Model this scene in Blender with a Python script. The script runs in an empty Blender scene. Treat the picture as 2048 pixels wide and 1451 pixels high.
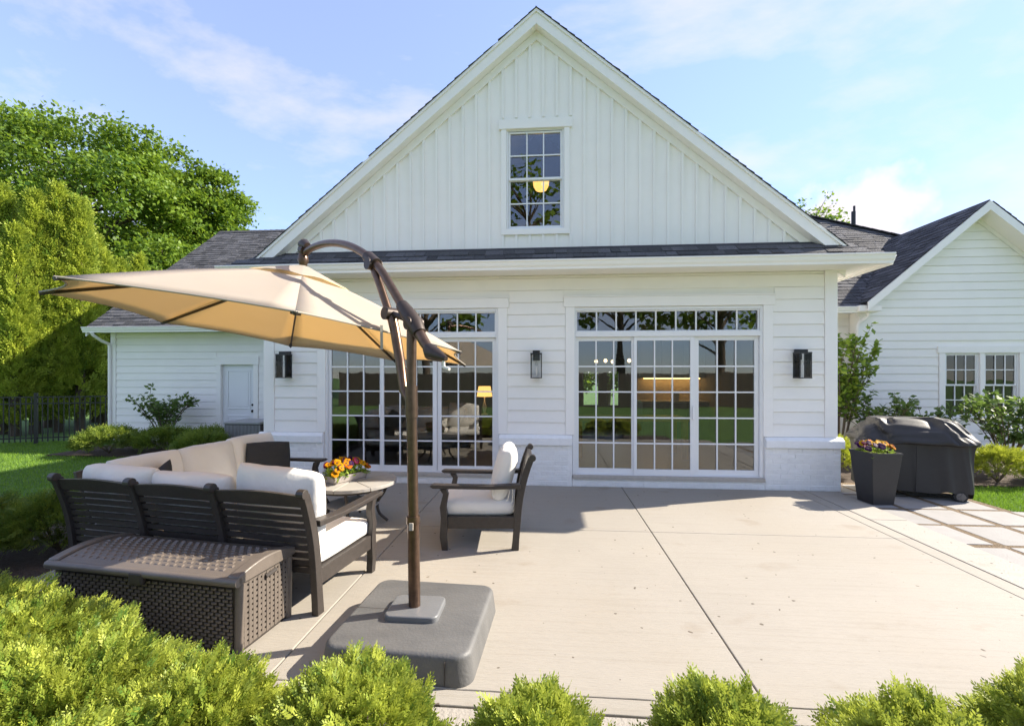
import bpy, bmesh, math, random
import numpy as np
from mathutils import Vector, Matrix, noise as mnoise

rnd = random.Random(11)
R = math.radians
scene = bpy.context.scene
COL = scene.collection

# ------------------------------------------------------------------ camera
FPX, VH, YAW, CD, CH = 898.0, 749.0, math.atan(70 / 898.0), 6.66, 1.63
cam = bpy.data.cameras.new('camera')
cam.sensor_width = 36.0
cam.lens = FPX / 2048.0 * 36.0
cam.shift_y = (VH - 725.5) / 2048.0
cam.clip_start = 0.05
cam.clip_end = 2000
camo = bpy.data.objects.new('camera', cam)
COL.objects.link(camo)
camo.location = (0, -CD, CH)
camo.rotation_euler = (R(90), 0, YAW)
scene.camera = camo

# ------------------------------------------------------------------ sky, sun, exposure
SUN = Vector((1.333, 0.457, 1.0)).normalized()
world = bpy.data.worlds.new('World')
scene.world = world
world.use_nodes = True
wn, wl = world.node_tree.nodes, world.node_tree.links
wn.clear()


def wnode(t, **kw):
    n = wn.new(t)
    for k, v in kw.items():
        setattr(n, k, v)
    return n


sky = wnode('ShaderNodeTexSky', sky_type='NISHITA', sun_disc=False)
sky.sun_elevation = math.asin(SUN.z)
sky.sun_rotation = math.atan2(SUN.x, SUN.y)
sky.altitude = 100
sky.air_density = 0.62
sky.dust_density = 0.05
sky.ozone_density = 3.2
tc = wnode('ShaderNodeTexCoord')
sep = wnode('ShaderNodeSeparateXYZ')
wl.new(tc.outputs['Generated'], sep.inputs[0])
# thin streaky cirrus: stretched noise on the sky direction
mp = wnode('ShaderNodeMapping')
mp.inputs['Rotation'].default_value = (0.15, 0.35, 0.5)
mp.inputs['Scale'].default_value = (1.0, 3.0, 4.2)
wl.new(tc.outputs['Generated'], mp.inputs[0])
nz = wnode('ShaderNodeTexNoise')
nz.inputs['Scale'].default_value = 1.55
nz.inputs['Detail'].default_value = 8
nz.inputs['Roughness'].default_value = 0.58
wl.new(mp.outputs[0], nz.inputs['Vector'])
cr = wnode('ShaderNodeMapRange')
cr.inputs['From Min'].default_value = 0.44
cr.inputs['From Max'].default_value = 0.80
cr.inputs['To Min'].default_value = 0.10
cr.inputs['To Max'].default_value = 0.80
wl.new(nz.outputs['Fac'], cr.inputs['Value'])
# one heaped cumulus low over the right-hand roof
cdir = Vector((0.6865 , 0.9970 + 0.0620, 0.348)).normalized()
sub = wnode('ShaderNodeVectorMath', operation='SUBTRACT')
sub.inputs[1].default_value = cdir
wl.new(tc.outputs['Generated'], sub.inputs[0])
nz2 = wnode('ShaderNodeTexNoise')
nz2.inputs['Scale'].default_value = 17
nz2.inputs['Detail'].default_value = 7
wl.new(tc.outputs['Generated'], nz2.inputs['Vector'])
ln = wnode('ShaderNodeVectorMath', operation='LENGTH')
sc_ = wnode('ShaderNodeVectorMath', operation='MULTIPLY')
sc_.inputs[1].default_value = (1, 1, 1.5)
wl.new(sub.outputs[0], sc_.inputs[0])
wl.new(sc_.outputs[0], ln.inputs[0])
ad = wnode('ShaderNodeMath', operation='MULTIPLY_ADD')
wl.new(nz2.outputs['Fac'], ad.inputs[0])
ad.inputs[1].default_value = -0.16
wl.new(ln.outputs['Value'], ad.inputs[2])
mr2 = wnode('ShaderNodeMapRange')
mr2.inputs['From Min'].default_value = 0.035
mr2.inputs['From Max'].default_value = -0.015
mr2.inputs['To Max'].default_value = 0.9
wl.new(ad.outputs[0], mr2.inputs['Value'])
mx = wnode('ShaderNodeMath', operation='MAXIMUM')
wl.new(cr.outputs[0], mx.inputs[0])
wl.new(mr2.outputs[0], mx.inputs[1])
mixc = wnode('ShaderNodeMix', data_type='RGBA')
wl.new(mx.outputs[0], mixc.inputs['Factor'])
wl.new(sky.outputs[0], mixc.inputs[6])
mixc.inputs[7].default_value = (3.1, 3.1, 3.15, 1)
bg = wnode('ShaderNodeBackground')
bg.inputs['Strength'].default_value = 0.15
# soft shoulder on the whole sky so the side towards the sun keeps its blue
bw = wnode('ShaderNodeRGBToBW')
wl.new(mixc.outputs[2], bw.inputs[0])
q1 = wnode('ShaderNodeMath', operation='DIVIDE')
wl.new(bw.outputs[0], q1.inputs[0])
q1.inputs[1].default_value = 2.1
q2 = wnode('ShaderNodeMath', operation='POWER')
wl.new(q1.outputs[0], q2.inputs[0])
q2.inputs[1].default_value = 2.4
q3 = wnode('ShaderNodeMath', operation='ADD')
wl.new(q2.outputs[0], q3.inputs[0])
q3.inputs[1].default_value = 1.0
q4 = wnode('ShaderNodeMath', operation='POWER')
wl.new(q3.outputs[0], q4.inputs[0])
q4.inputs[1].default_value = -1 / 2.4
q5 = wnode('ShaderNodeVectorMath', operation='SCALE')
wl.new(mixc.outputs[2], q5.inputs[0])
wl.new(q4.outputs[0], q5.inputs['Scale'])
q6 = wnode('ShaderNodeVectorMath', operation='MULTIPLY')
q6.inputs[1].default_value = (1.06, 0.955, 0.925)
wl.new(q5.outputs[0], q6.inputs[0])
wl.new(q6.outputs[0], bg.inputs['Color'])
wo = wnode('ShaderNodeOutputWorld')
wl.new(bg.outputs[0], wo.inputs['Surface'])

sl = bpy.data.lights.new('sun', 'SUN')
sl.energy = 3.15
sl.angle = R(0.53)
sl.color = (1.0, 0.91, 0.77)
so = bpy.data.objects.new('sun', sl)
COL.objects.link(so)
so.location = (20, 10, 20)
so.rotation_euler = SUN.to_track_quat('Z', 'Y').to_euler()

scene.view_settings.view_transform = 'Standard'
scene.view_settings.look = 'None'
scene.view_settings.gamma = 1
scene.view_settings.use_curve_mapping = False
scene.view_settings.exposure = 1.97
scene.cycles.max_bounces = 10
scene.cycles.transparent_max_bounces = 24


# ------------------------------------------------------------------ pixel helper (photo 2048 wide)
def pray(u, v):
    F = Vector((-math.sin(YAW), math.cos(YAW), 0))
    Rr = Vector((math.cos(YAW), math.sin(YAW), 0))
    return F + Rr * ((u - 1024) / FPX) + Vector((0, 0, (VH - v) / FPX))


def on_y(u, v, y):
    d = pray(u, v)
    return Vector((0, -CD, CH)) + d * ((y + CD) / d.y)


def on_z(u, v, z):
    d = pray(u, v)
    return Vector((0, -CD, CH)) + d * ((z - CH) / d.z)


# ------------------------------------------------------------------ materials
MATS = {}


def mat(name, col, rough=0.6, var=0.06, nscale=8.0, bump=0.0, bscale=60.0, metallic=0.0, stretch=None,
        tint=False, objvar=0.0, spec=0.5, coat=0.0, col2=None, bstretch=None):
    m = bpy.data.materials.new(name)
    m.use_nodes = True
    n, l = m.node_tree.nodes, m.node_tree.links
    b = n['Principled BSDF']
    b.inputs['Roughness'].default_value = rough
    b.inputs['Metallic'].default_value = metallic
    b.inputs['Specular IOR Level'].default_value = spec
    if coat:
        b.inputs['Coat Weight'].default_value = coat
    t = n.new('ShaderNodeTexCoord')
    geo = n.new('ShaderNodeNewGeometry')
    mp = n.new('ShaderNodeMapping')
    l.new(geo.outputs['Position'], mp.inputs[0])
    if stretch:
        mp.inputs['Scale'].default_value = stretch
    nz = n.new('ShaderNodeTexNoise')
    nz.inputs['Scale'].default_value = nscale
    nz.inputs['Detail'].default_value = 6
    nz.inputs['Roughness'].default_value = 0.6
    l.new(mp.outputs[0], nz.inputs['Vector'])
    mix = n.new('ShaderNodeMix')
    mix.data_type = 'RGBA'
    mr = n.new('ShaderNodeMapRange')
    mr.inputs['From Min'].default_value = 0.3
    mr.inputs['From Max'].default_value = 0.7
    l.new(nz.outputs['Fac'], mr.inputs['Value'])
    l.new(mr.outputs[0], mix.inputs['Factor'])
    c2 = col2 if col2 else tuple(c * (1 + var) for c in col)
    c1 = col if col2 else tuple(c * (1 - var) for c in col)
    mix.inputs[6].default_value = (*c1, 1)
    mix.inputs[7].default_value = (*c2, 1)
    out = mix.outputs[2]
    if tint or objvar:
        hsv = n.new('ShaderNodeHueSaturation')
        l.new(out, hsv.inputs['Color'])
        mrv = n.new('ShaderNodeMapRange')
        if tint:
            at = n.new('ShaderNodeAttribute')
            at.attribute_name = 'tint'
            l.new(at.outputs['Fac'], mrv.inputs['Value'])
            v = tint
        else:
            oi = n.new('ShaderNodeObjectInfo')
            l.new(oi.outputs['Random'], mrv.inputs['Value'])
            v = objvar
        mrv.inputs['To Min'].default_value = 1 - v
        mrv.inputs['To Max'].default_value = 1 + v
        l.new(mrv.outputs[0], hsv.inputs['Value'])
        out = hsv.outputs['Color']
    l.new(out, b.inputs['Base Color'])
    if bump:
        nb = n.new('ShaderNodeTexNoise')
        nb.inputs['Scale'].default_value = bscale
        nb.inputs['Detail'].default_value = 5
        mb = n.new('ShaderNodeMapping')
        l.new(geo.outputs['Position'], mb.inputs[0])
        if bstretch:
            mb.inputs['Scale'].default_value = bstretch
        l.new(mb.outputs[0], nb.inputs['Vector'])
        bp = n.new('ShaderNodeBump')
        bp.inputs['Strength'].default_value = bump
        bp.inputs['Distance'].default_value = 0.02
        l.new(nb.outputs['Fac'], bp.inputs['Height'])
        l.new(bp.outputs[0], b.inputs['Normal'])
    MATS[name] = m
    return m


def concretemat(name, col, streak):
    m = mat(name, col, 0.75, 0.05, 1.1, bump=0.35, bscale=9, bstretch=streak, objvar=0.025)
    n, l = m.node_tree.nodes, m.node_tree.links
    b = n['Principled BSDF']
    src = b.inputs['Base Color'].links[0].from_socket
    geo = n.new('ShaderNodeNewGeometry')

    def layer(src, scale, nsc, lo, hi, dark, detail=6):
        mp = n.new('ShaderNodeMapping')
        mp.inputs['Scale'].default_value = scale
        l.new(geo.outputs['Position'], mp.inputs[0])
        nz = n.new('ShaderNodeTexNoise')
        nz.inputs['Scale'].default_value = nsc
        nz.inputs['Detail'].default_value = detail
        l.new(mp.outputs[0], nz.inputs['Vector'])
        mr = n.new('ShaderNodeMapRange')
        mr.inputs['From Min'].default_value = lo
        mr.inputs['From Max'].default_value = hi
        l.new(nz.outputs['Fac'], mr.inputs['Value'])
        mx = n.new('ShaderNodeMix')
        mx.data_type = 'RGBA'
        mx.blend_type = 'MULTIPLY'
        l.new(mr.outputs[0], mx.inputs['Factor'])
        l.new(src, mx.inputs[6])
        mx.inputs[7].default_value = (*dark, 1)
        return mx.outputs[2]
    src = layer(src, (.7, 22, 1), 1.6, .52, .80, (.89, .88, .86))
    src = layer(src, (1, 1, 1), .55, .50, .80, (.86, .83, .78))
    src = layer(src, (1, 1.4, 1), 1.7, .62, .80, (.78, .71, .63))
    src = layer(src, (1.4, 9, 1), 7, .58, .74, (.92, .91, .89))
    src = layer(src, (1, 1, 1), 16, .745, .765, (.35, .30, .26), 1)
    l.new(src, b.inputs['Base Color'])


def leafmat(name, ca, cb, trans=(0.25, 0.38, 0.05), tw=0.35, rough=0.5, val=0.35):
    """leaf: colour varies leaf by leaf (tint attribute), light passes through"""
    m = bpy.data.materials.new(name)
    m.use_nodes = True
    n, l = m.node_tree.nodes, m.node_tree.links
    b = n['Principled BSDF']
    b.inputs['Roughness'].default_value = rough
    b.inputs['Specular IOR Level'].default_value = 0.3
    at = n.new('ShaderNodeAttribute')
    at.attribute_name = 'tint'
    mix = n.new('ShaderNodeMix')
    mix.data_type = 'RGBA'
    mix.inputs[6].default_value = (*ca, 1)
    mix.inputs[7].default_value = (*cb, 1)
    l.new(at.outputs['Fac'], mix.inputs['Factor'])
    l.new(mix.outputs[2], b.inputs['Base Color'])
    tr = n.new('ShaderNodeBsdfTranslucent')
    mt = n.new('ShaderNodeMix')
    mt.data_type = 'RGBA'
    mt.inputs['Factor'].default_value = 0.5
    l.new(mix.outputs[2], mt.inputs[6])
    mt.inputs[7].default_value = (*trans, 1)
    l.new(mt.outputs[2], tr.inputs['Color'])
    ms = n.new('ShaderNodeMixShader')
    ms.inputs[0].default_value = tw
    l.new(b.outputs[0], ms.inputs[1])
    l.new(tr.outputs[0], ms.inputs[2])
    l.new(ms.outputs[0], n['Material Output'].inputs['Surface'])
    MATS[name] = m
    return m


def glassmat(name, ior=2.0, tintc=(0.93, 0.96, 0.95)):
    m = bpy.data.materials.new(name)
    m.use_nodes = True
    n, l = m.node_tree.nodes, m.node_tree.links
    n.remove(n['Principled BSDF'])
    fr = n.new('ShaderNodeFresnel')
    fr.inputs['IOR'].default_value = ior
    geo = n.new('ShaderNodeNewGeometry')
    nz = n.new('ShaderNodeTexNoise')
    nz.inputs['Scale'].default_value = 1.7
    l.new(geo.outputs['Position'], nz.inputs['Vector'])
    bp = n.new('ShaderNodeBump')
    bp.inputs['Strength'].default_value = 0.12
    bp.inputs['Distance'].default_value = 0.01
    l.new(nz.outputs['Fac'], bp.inputs['Height'])
    tr = n.new('ShaderNodeBsdfTransparent')
    tr.inputs['Color'].default_value = (*tintc, 1)
    gl = n.new('ShaderNodeBsdfGlossy')
    gl.inputs['Roughness'].default_value = 0.0
    l.new(bp.outputs[0], gl.inputs['Normal'])
    ms = n.new('ShaderNodeMixShader')
    l.new(fr.outputs[0], ms.inputs[0])
    l.new(tr.outputs[0], ms.inputs[1])
    l.new(gl.outputs[0], ms.inputs[2])
    l.new(ms.outputs[0], n['Material Output'].inputs['Surface'])
    MATS[name] = m


def emitmat(name, col, s):
    m = bpy.data.materials.new(name)
    m.use_nodes = True
    b = m.node_tree.nodes['Principled BSDF']
    b.inputs['Base Color'].default_value = (*col, 1)
    b.inputs['Emission Color'].default_value = (*col, 1)
    b.inputs['Emission Strength'].default_value = s
    MATS[name] = m


def clothmat(name, col, trans, tw):
    """woven parasol cloth: pale on top, lets warm light through"""
    m = mat(name, col, 0.85, 0.03, 3, bump=0.05, bscale=300)
    n, l = m.node_tree.nodes, m.node_tree.links
    b = n['Principled BSDF']
    tr = n.new('ShaderNodeBsdfTranslucent')
    tr.inputs['Color'].default_value = (*trans, 1)
    ms = n.new('ShaderNodeMixShader')
    ms.inputs[0].default_value = tw
    l.new(b.outputs[0], ms.inputs[1])
    l.new(tr.outputs[0], ms.inputs[2])
    l.new(ms.outputs[0], n['Material Output'].inputs['Surface'])


mat('white_paint', (0.905, 0.875, 0.825), 0.5, 0.03, 1.3, bump=0.06, bscale=120, objvar=0.018)
mat('trim_paint', (0.91, 0.882, 0.84), 0.42, 0.012, 4, bump=0.02, bscale=90)
mat('brick_paint', (0.85, 0.85, 0.84), 0.6, 0.03, 14, bump=0.5, bscale=45, objvar=0.03)
mat('vinyl_white', (0.82, 0.82, 0.82), 0.3, 0.01, 4)
mat('sill_stone', (0.45, 0.41, 0.36), 0.7, 0.1, 20, bump=0.2, bscale=80)
mat('shingle', (0.080, 0.080, 0.086), 0.9, 0.25, 30, bump=0.6, bscale=180, tint=0.45)
mat('roof_deck', (0.04, 0.04, 0.045), 0.9, 0.2, 20, bump=0.3)
concretemat('concrete', (0.318, 0.289, 0.246), (1.2, 26, 1))
concretemat('border_concrete', (0.330, 0.302, 0.264), (6, 6, 1))
mat('paver', (0.275, 0.264, 0.252), 0.8, 0.08, 5, bump=0.25, bscale=70, objvar=0.05)
mat('joint_dirt', (0.05, 0.042, 0.035), 0.95, 0.3, 30)
mat('mulch', (0.085, 0.058, 0.034), 0.95, 0.4, 40, bump=1.0, bscale=110, col2=(0.26, 0.185, 0.105))
mat('soil', (0.045, 0.030, 0.020), 0.95, 0.4, 30, bump=1.0, bscale=60, col2=(0.09, 0.06, 0.04))
mat('lawn', (0.045, 0.10, 0.016), 0.9, 0.3, 3, bump=0.6, bscale=80, col2=(0.10, 0.19, 0.03))
mat('black_metal', (0.012, 0.012, 0.013), 0.4, 0.1, 20)
mat('fence_metal', (0.010, 0.010, 0.011), 0.45, 0.1, 20)
mat('espresso', (0.040, 0.033, 0.029), 0.42, 0.18, 30, stretch=(1, 1, 1), bump=0.08, bscale=120)
mat('table_stone', (0.34, 0.325, 0.30), 0.6, 0.06, 8, bump=0.05, bscale=100)
mat('bronze', (0.125, 0.080, 0.056), 0.33, 0.2, 25, metallic=0.8)
mat('bronze_dark', (0.05, 0.035, 0.028), 0.45, 0.2, 25, metallic=0.4)
mat('rib_metal', (0.045, 0.032, 0.025), 0.5, 0.2, 25)
mat('grey_plastic', (0.088, 0.088, 0.087), 0.55, 0.35, 2.5, bump=0.15, bscale=60, stretch=(1, 2.5, 1), col2=(0.128, 0.126, 0.122))
mat('plate_grey', (0.145, 0.148, 0.152), 0.42, 0.06, 10, bump=0.1, bscale=150)
mat('wicker', (0.130, 0.108, 0.090), 0.38, 0.1, 12, bump=0.1, bscale=150)
mat('wicker_dark', (0.035, 0.028, 0.024), 0.6, 0.1, 12)
mat('cushion', (0.74, 0.715, 0.67), 0.9, 0.025, 4, bump=0.5, bscale=9)
mat('dark_fabric', (0.030, 0.031, 0.034), 0.95, 0.1, 10, bump=0.25, bscale=320)
mat('dark_pot', (0.030, 0.028, 0.028), 0.5, 0.1, 15, bump=0.06, bscale=100)
mat('tray_grey', (0.36, 0.32, 0.29), 0.8, 0.1, 20, bump=0.15, bscale=90)
mat('cover_cloth', (0.024, 0.0225, 0.022), 0.55, 0.1, 6, bump=0.12, bscale=220)
mat('rubber', (0.02, 0.02, 0.02), 0.7)
mat('wheel_grey', (0.16, 0.15, 0.14), 0.6)
mat('bark', (0.10, 0.075, 0.055), 0.9, 0.3, 14, bump=0.8, bscale=25, stretch=(1, 1, 0.2))
mat('twig', (0.13, 0.10, 0.07), 0.9, 0.2, 30)
mat('ac_grey', (0.30, 0.30, 0.30), 0.5, 0.05, 12)
mat('door_paint', (0.80, 0.81, 0.82), 0.4, 0.01, 4)
mat('knob', (0.02, 0.02, 0.02), 0.35, metallic=0.5)
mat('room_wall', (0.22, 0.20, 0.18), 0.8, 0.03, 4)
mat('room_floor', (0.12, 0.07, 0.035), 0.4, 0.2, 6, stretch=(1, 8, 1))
mat('oak', (0.42, 0.22, 0.08), 0.5, 0.15, 8, stretch=(6, 1, 1))
mat('cabinet', (0.20, 0.20, 0.19), 0.5, 0.03, 5)
mat('upper_cabinet', (0.45, 0.46, 0.42), 0.5, 0.03, 5)
mat('counter', (0.50, 0.48, 0.45), 0.3, 0.08, 10)
mat('tile', (0.55, 0.45, 0.32), 0.3, 0.05, 8)
mat('grey_sofa', (0.30, 0.28, 0.25), 0.9, 0.05, 5)
mat('fence_wood', (0.09, 0.075, 0.058), 0.85, 0.2, 8, stretch=(3, 3, .4), objvar=0.15)
mat('strap', (0.10, 0.10, 0.10), 0.8)
mat('strap_pale', (0.33, 0.29, 0.24), 0.8)
mat('candle', (0.75, 0.72, 0.65), 0.5)
mat('petal_yellow', (0.40, 0.17, 0.003), 0.6, 0.12, 60, spec=0.05)
mat('petal_gold', (0.42, 0.22, 0.005), 0.6, 0.12, 60, spec=0.05)
mat('petal_orange', (0.36, 0.09, 0.004), 0.6, 0.12, 60, spec=0.05)
mat('petal_purple', (0.030, 0.005, 0.045), 0.6, 0.15, 60, spec=0.05)
mat('petal_wine', (0.09, 0.006, 0.03), 0.6, 0.15, 60, spec=0.05)
mat('petal_eye', (0.02, 0.008, 0.012), 0.7)
glassmat('glass', 1.95)
glassmat('lamp_glass', 1.25, (0.97, 0.97, 0.97))
emitmat('warm_glow', (1.0, 0.50, 0.14), 0.55)
emitmat('bulb_glow', (1.0, 0.68, 0.34), 1.5)
emitmat('strip_glow', (1.0, 0.58, 0.20), 2.2)
clothmat('canopy_cloth', (0.54, 0.51, 0.46), (0.87, 0.66, 0.36), 0.5)
leafmat('leaf_arborvitae', (0.075, 0.15, 0.02), (0.46, 0.50, 0.075), (0.58, 0.64, 0.09), 0.32)
leafmat('leaf_conifer', (0.085, 0.165, 0.02), (0.50, 0.56, 0.075), (0.58, 0.66, 0.08), 0.33)
leafmat('leaf_yew', (0.055, 0.11, 0.016), (0.26, 0.32, 0.045), (0.22, 0.30, 0.035), 0.25)
leafmat('leaf_maple', (0.045, 0.105, 0.012), (0.19, 0.29, 0.03), (0.34, 0.48, 0.04), 0.36)
leafmat('leaf_shrub', (0.06, 0.11, 0.03), (0.16, 0.24, 0.06), (0.25, 0.38, 0.06), 0.35)
leafmat('leaf_lime', (0.10, 0.18, 0.025), (0.30, 0.40, 0.06), (0.40, 0.55, 0.06), 0.35)
leafmat('leaf_barberry', (0.20, 0.25, 0.02), (0.42, 0.45, 0.05), (0.45, 0.5, 0.05), 0.35)
leafmat('grass_blade', (0.07, 0.16, 0.014), (0.24, 0.38, 0.04), (0.25, 0.42, 0.04), 0.35)


# ------------------------------------------------------------------ mesh helpers
def link(o, parent=None):
    COL.objects.link(o)
    if parent is not None:
        o.parent = parent
    return o


def tag(o, label=None, cat=None, group=None, kind=None):
    if label:
        o['label'] = label
    if cat:
        o['category'] = cat
    if group:
        o['group'] = group
    if kind:
        o['kind'] = kind
    return o


def thing(name, label, cat, loc=(0, 0, 0), rz=0.0, group=None):
    o = bpy.data.objects.new(name, None)
    o.empty_display_size = 0.1
    link(o)
    o.location = loc
    o.rotation_euler = (0, 0, rz)
    return tag(o, label, cat, group)


class MB:
    def __init__(self):
        self.v, self.f, self.sm = [], [], False

    def add(self, vs, fs):
        k = len(self.v)
        self.v += [tuple(p) for p in vs]
        self.f += [tuple(i + k for i in f) for f in fs]
        return self

    def box(self, x0, x1, y0, y1, z0, z1):
        return self.add([(x0, y0, z0), (x1, y0, z0), (x1, y1, z0), (x0, y1, z0), (x0, y0, z1), (x1, y0, z1), (x1, y1, z1), (x0, y1, z1)],
                        [(3, 2, 1, 0), (4, 5, 6, 7), (0, 1, 5, 4), (1, 2, 6, 5), (2, 3, 7, 6), (3, 0, 4, 7)])

    def hexa(self, a, b):
        """a: 4 points, b: 4 matching points"""
        return self.add(list(a) + list(b), [(3, 2, 1, 0), (4, 5, 6, 7), (0, 1, 5, 4), (1, 2, 6, 5), (2, 3, 7, 6), (3, 0, 4, 7)])

    def prism(self, poly, a, b, axis='x'):
        """poly: 2D points in the other two axes (order y,z / x,z / x,y)"""
        def p3(p, t):
            return {'x': (t, p[0], p[1]), 'y': (p[0], t, p[1]), 'z': (p[0], p[1], t)}[axis]
        n = len(poly)
        vs = [p3(p, a) for p in poly] + [p3(p, b) for p in poly]
        fs = [tuple(range(n - 1, -1, -1)), tuple(range(n, 2 * n))] + [(i, (i + 1) % n, n + (i + 1) % n, n + i) for i in range(n)]
        return self.add(vs, fs)

    def bar(self, p, q, w, h, up=(0, 0, 1)):
        p, q = Vector(p), Vector(q)
        d = (q - p).normalized()
        s = d.cross(Vector(up))
        if s.length < 1e-4:
            s = d.cross(Vector((1, 0, 0)))
        s.normalize()
        u = s.cross(d).normalized()
        s, u = s * w / 2, u * h / 2
        return self.hexa([p - s - u, p + s - u, p + s + u, p - s + u], [q - s - u, q + s - u, q + s + u, q - s + u])

    def tube(self, path, rad, n=10, cap=True):
        path = [Vector(p) for p in path]
        if not hasattr(rad, '__len__'):
            rad = [rad] * len(path)
        k = len(self.v)
        prev = None
        for i, p in enumerate(path):
            d = (path[min(i + 1, len(path) - 1)] - path[max(i - 1, 0)]).normalized()
            if prev is None:
                s = d.cross(Vector((0.13, 0.21, 1)))
                if s.length < 1e-3:
                    s = d.cross(Vector((1, 0, 0)))
            else:
                s = prev - d * prev.dot(d)
            s.normalize()
            prev = s
            u = d.cross(s)
            for j in range(n):
                a = 2 * math.pi * j / n
                self.v.append(tuple(p + s * (math.cos(a) * rad[i]) + u * (math.sin(a) * rad[i])))
        for i in range(len(path) - 1):
            for j in range(n):
                j2 = (j + 1) % n
                self.f.append((k + i * n + j, k + i * n + j2, k + (i + 1) * n + j2, k + (i + 1) * n + j))
        if cap:
            self.f.append(tuple(k + j for j in range(n - 1, -1, -1)))
            self.f.append(tuple(k + (len(path) - 1) * n + j for j in range(n)))
        return self

    def lathe(self, prof, c=(0, 0, 0), n=24):
        k = len(self.v)
        for r, z in prof:
            for j in range(n):
                a = 2 * math.pi * j / n
                self.v.append((c[0] + r * math.cos(a), c[1] + r * math.sin(a), c[2] + z))
        for i in range(len(prof) - 1):
            for j in range(n):
                j2 = (j + 1) % n
                self.f.append((k + i * n + j, k + i * n + j2, k + (i + 1) * n + j2, k + (i + 1) * n + j))
        self.f.append(tuple(k + j for j in range(n - 1, -1, -1)))
        self.f.append(tuple(k + (len(prof) - 1) * n + j for j in range(n)))
        return self

    def rrect(self, hw, hd, r, z0, z1, c=(0, 0), bev=0.02, n=6, top_in=0.0):
        """rounded-corner block with a softened upper edge"""
        def ring(hw, hd, r, z):
            pts = []
            for q, (sx, sy) in enumerate(((1, 1), (-1, 1), (-1, -1), (1, -1))):
                for j in range(n + 1):
                    a = math.pi / 2 * (q + j / n)
                    pts.append((c[0] + sx * (hw - r) + r * math.cos(a), c[1] + sy * (hd - r) + r * math.sin(a), z))
            return pts
        rings = [ring(hw, hd, r, z0), ring(hw - top_in, hd - top_in, r, z1 - bev)]
        for j in range(1, 5):
            a = math.pi / 2 * j / 4
            o = bev * (1 - math.cos(a))
            rings.append(ring(hw - top_in - o, hd - top_in - o, max(r - o, .004), z1 - bev + bev * math.sin(a)))
        k = len(self.v)
        m = len(rings[0])
        for rg in rings:
            self.v += rg
        for i in range(len(rings) - 1):
            for j in range(m):
                j2 = (j + 1) % m
                self.f.append((k + i * m + j, k + i * m + j2, k + (i + 1) * m + j2, k + (i + 1) * m + j))
        self.f.append(tuple(k + j for j in range(m - 1, -1, -1)))
        self.f.append(tuple(k + (len(rings) - 1) * m + j for j in range(m)))
        return self

    def mesh(self, name, m, smooth=False, fix=True):
        me = bpy.data.meshes.new(name)
        me.from_pydata(self.v, [], self.f)
        if fix:
            b = bmesh.new()
            b.from_mesh(me)
            bmesh.ops.recalc_face_normals(b, faces=b.faces)
            b.to_mesh(me)
            b.free()
        me.materials.append(MATS[m])
        if smooth:
            me.polygons.foreach_set('use_smooth', [True] * len(me.polygons))
            me.set_sharp_from_angle(angle=R(40))
        return me

    def build(self, name, m, parent=None, smooth=False, bevel=0.0, label=None, kind=None):
        o = bpy.data.objects.new(name, self.mesh(name, m, smooth))
        link(o, parent)
        if bevel:
            bm = o.modifiers.new('bevel', 'BEVEL')
            bm.width = bevel
            bm.segments = 2
            bm.limit_method = 'ANGLE'
            bm.angle_limit = R(35)
        if label:
            o['label'] = label
        if kind:
            o['kind'] = kind
        return o


def boxo(name, m, parent, x0, x1, y0, y1, z0, z1, bevel=0.0, kind=None):
    return MB().box(x0, x1, y0, y1, z0, z1).build(name, m, parent, bevel=bevel, kind=kind)


def place(name, me, parent, loc=(0, 0, 0), rot=(0, 0, 0), scale=None):
    o = bpy.data.objects.new(name, me)
    link(o, parent)
    o.location = loc
    o.rotation_euler = rot
    if scale:
        o.scale = scale
    return o


def quadmesh(name, Q, tint, m):
    """Q: (n,4,3) quads -> one mesh, with one random tint for each quad"""
    n = len(Q)
    me = bpy.data.meshes.new(name)
    me.vertices.add(4 * n)
    me.vertices.foreach_set('co', np.ascontiguousarray(Q, np.float32).reshape(-1))
    me.loops.add(4 * n)
    me.loops.foreach_set('vertex_index', np.arange(4 * n, dtype=np.int32))
    me.polygons.add(n)
    me.polygons.foreach_set('loop_start', np.arange(0, 4 * n, 4, dtype=np.int32))
    at = me.attributes.new('tint', 'FLOAT', 'FACE')
    at.data.foreach_set('value', np.ascontiguousarray(np.clip(tint, 0, 1), np.float32))
    me.materials.append(MATS[m])
    me.update(calc_edges=True)
    return me


def unit(a):
    return a / np.maximum(np.linalg.norm(a, axis=-1, keepdims=True), 1e-9)


def sprays(base, d, L, rng, pairs=4, wid=0.34, ang=0.75, flat=None):
    """feathery fans: a row of narrow leaflets on both sides of a stem and one at its tip"""
    n = len(base)
    d = unit(d)
    h = rng.normal(size=(n, 3)) if flat is None else flat + .35 * rng.normal(size=(n, 3))
    s = unit(np.cross(d, h))
    nn = np.cross(s, d)
    L = np.asarray(L).reshape(-1, 1) * np.ones((n, 1))
    out = []
    for i in range(pairs + 1):
        t = i / (pairs + 0.4)
        for sg in ((1, -1) if i < pairs else (0,)):
            b = base + d * L * t
            ld = unit(d * math.cos(ang * abs(sg)) + s * math.sin(ang) * sg + nn * rng.normal(scale=.16, size=(n, 1)))
            ll = L * (0.52 - 0.22 * t)
            ls = unit(np.cross(ld, nn))
            w = ll * wid
            out.append(np.stack([b, b + ld * ll * .5 + ls * w * .5, b + ld * ll, b + ld * ll * .5 - ls * w * .5], 1))
    return np.concatenate(out, 0), 2 * pairs + 1


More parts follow.
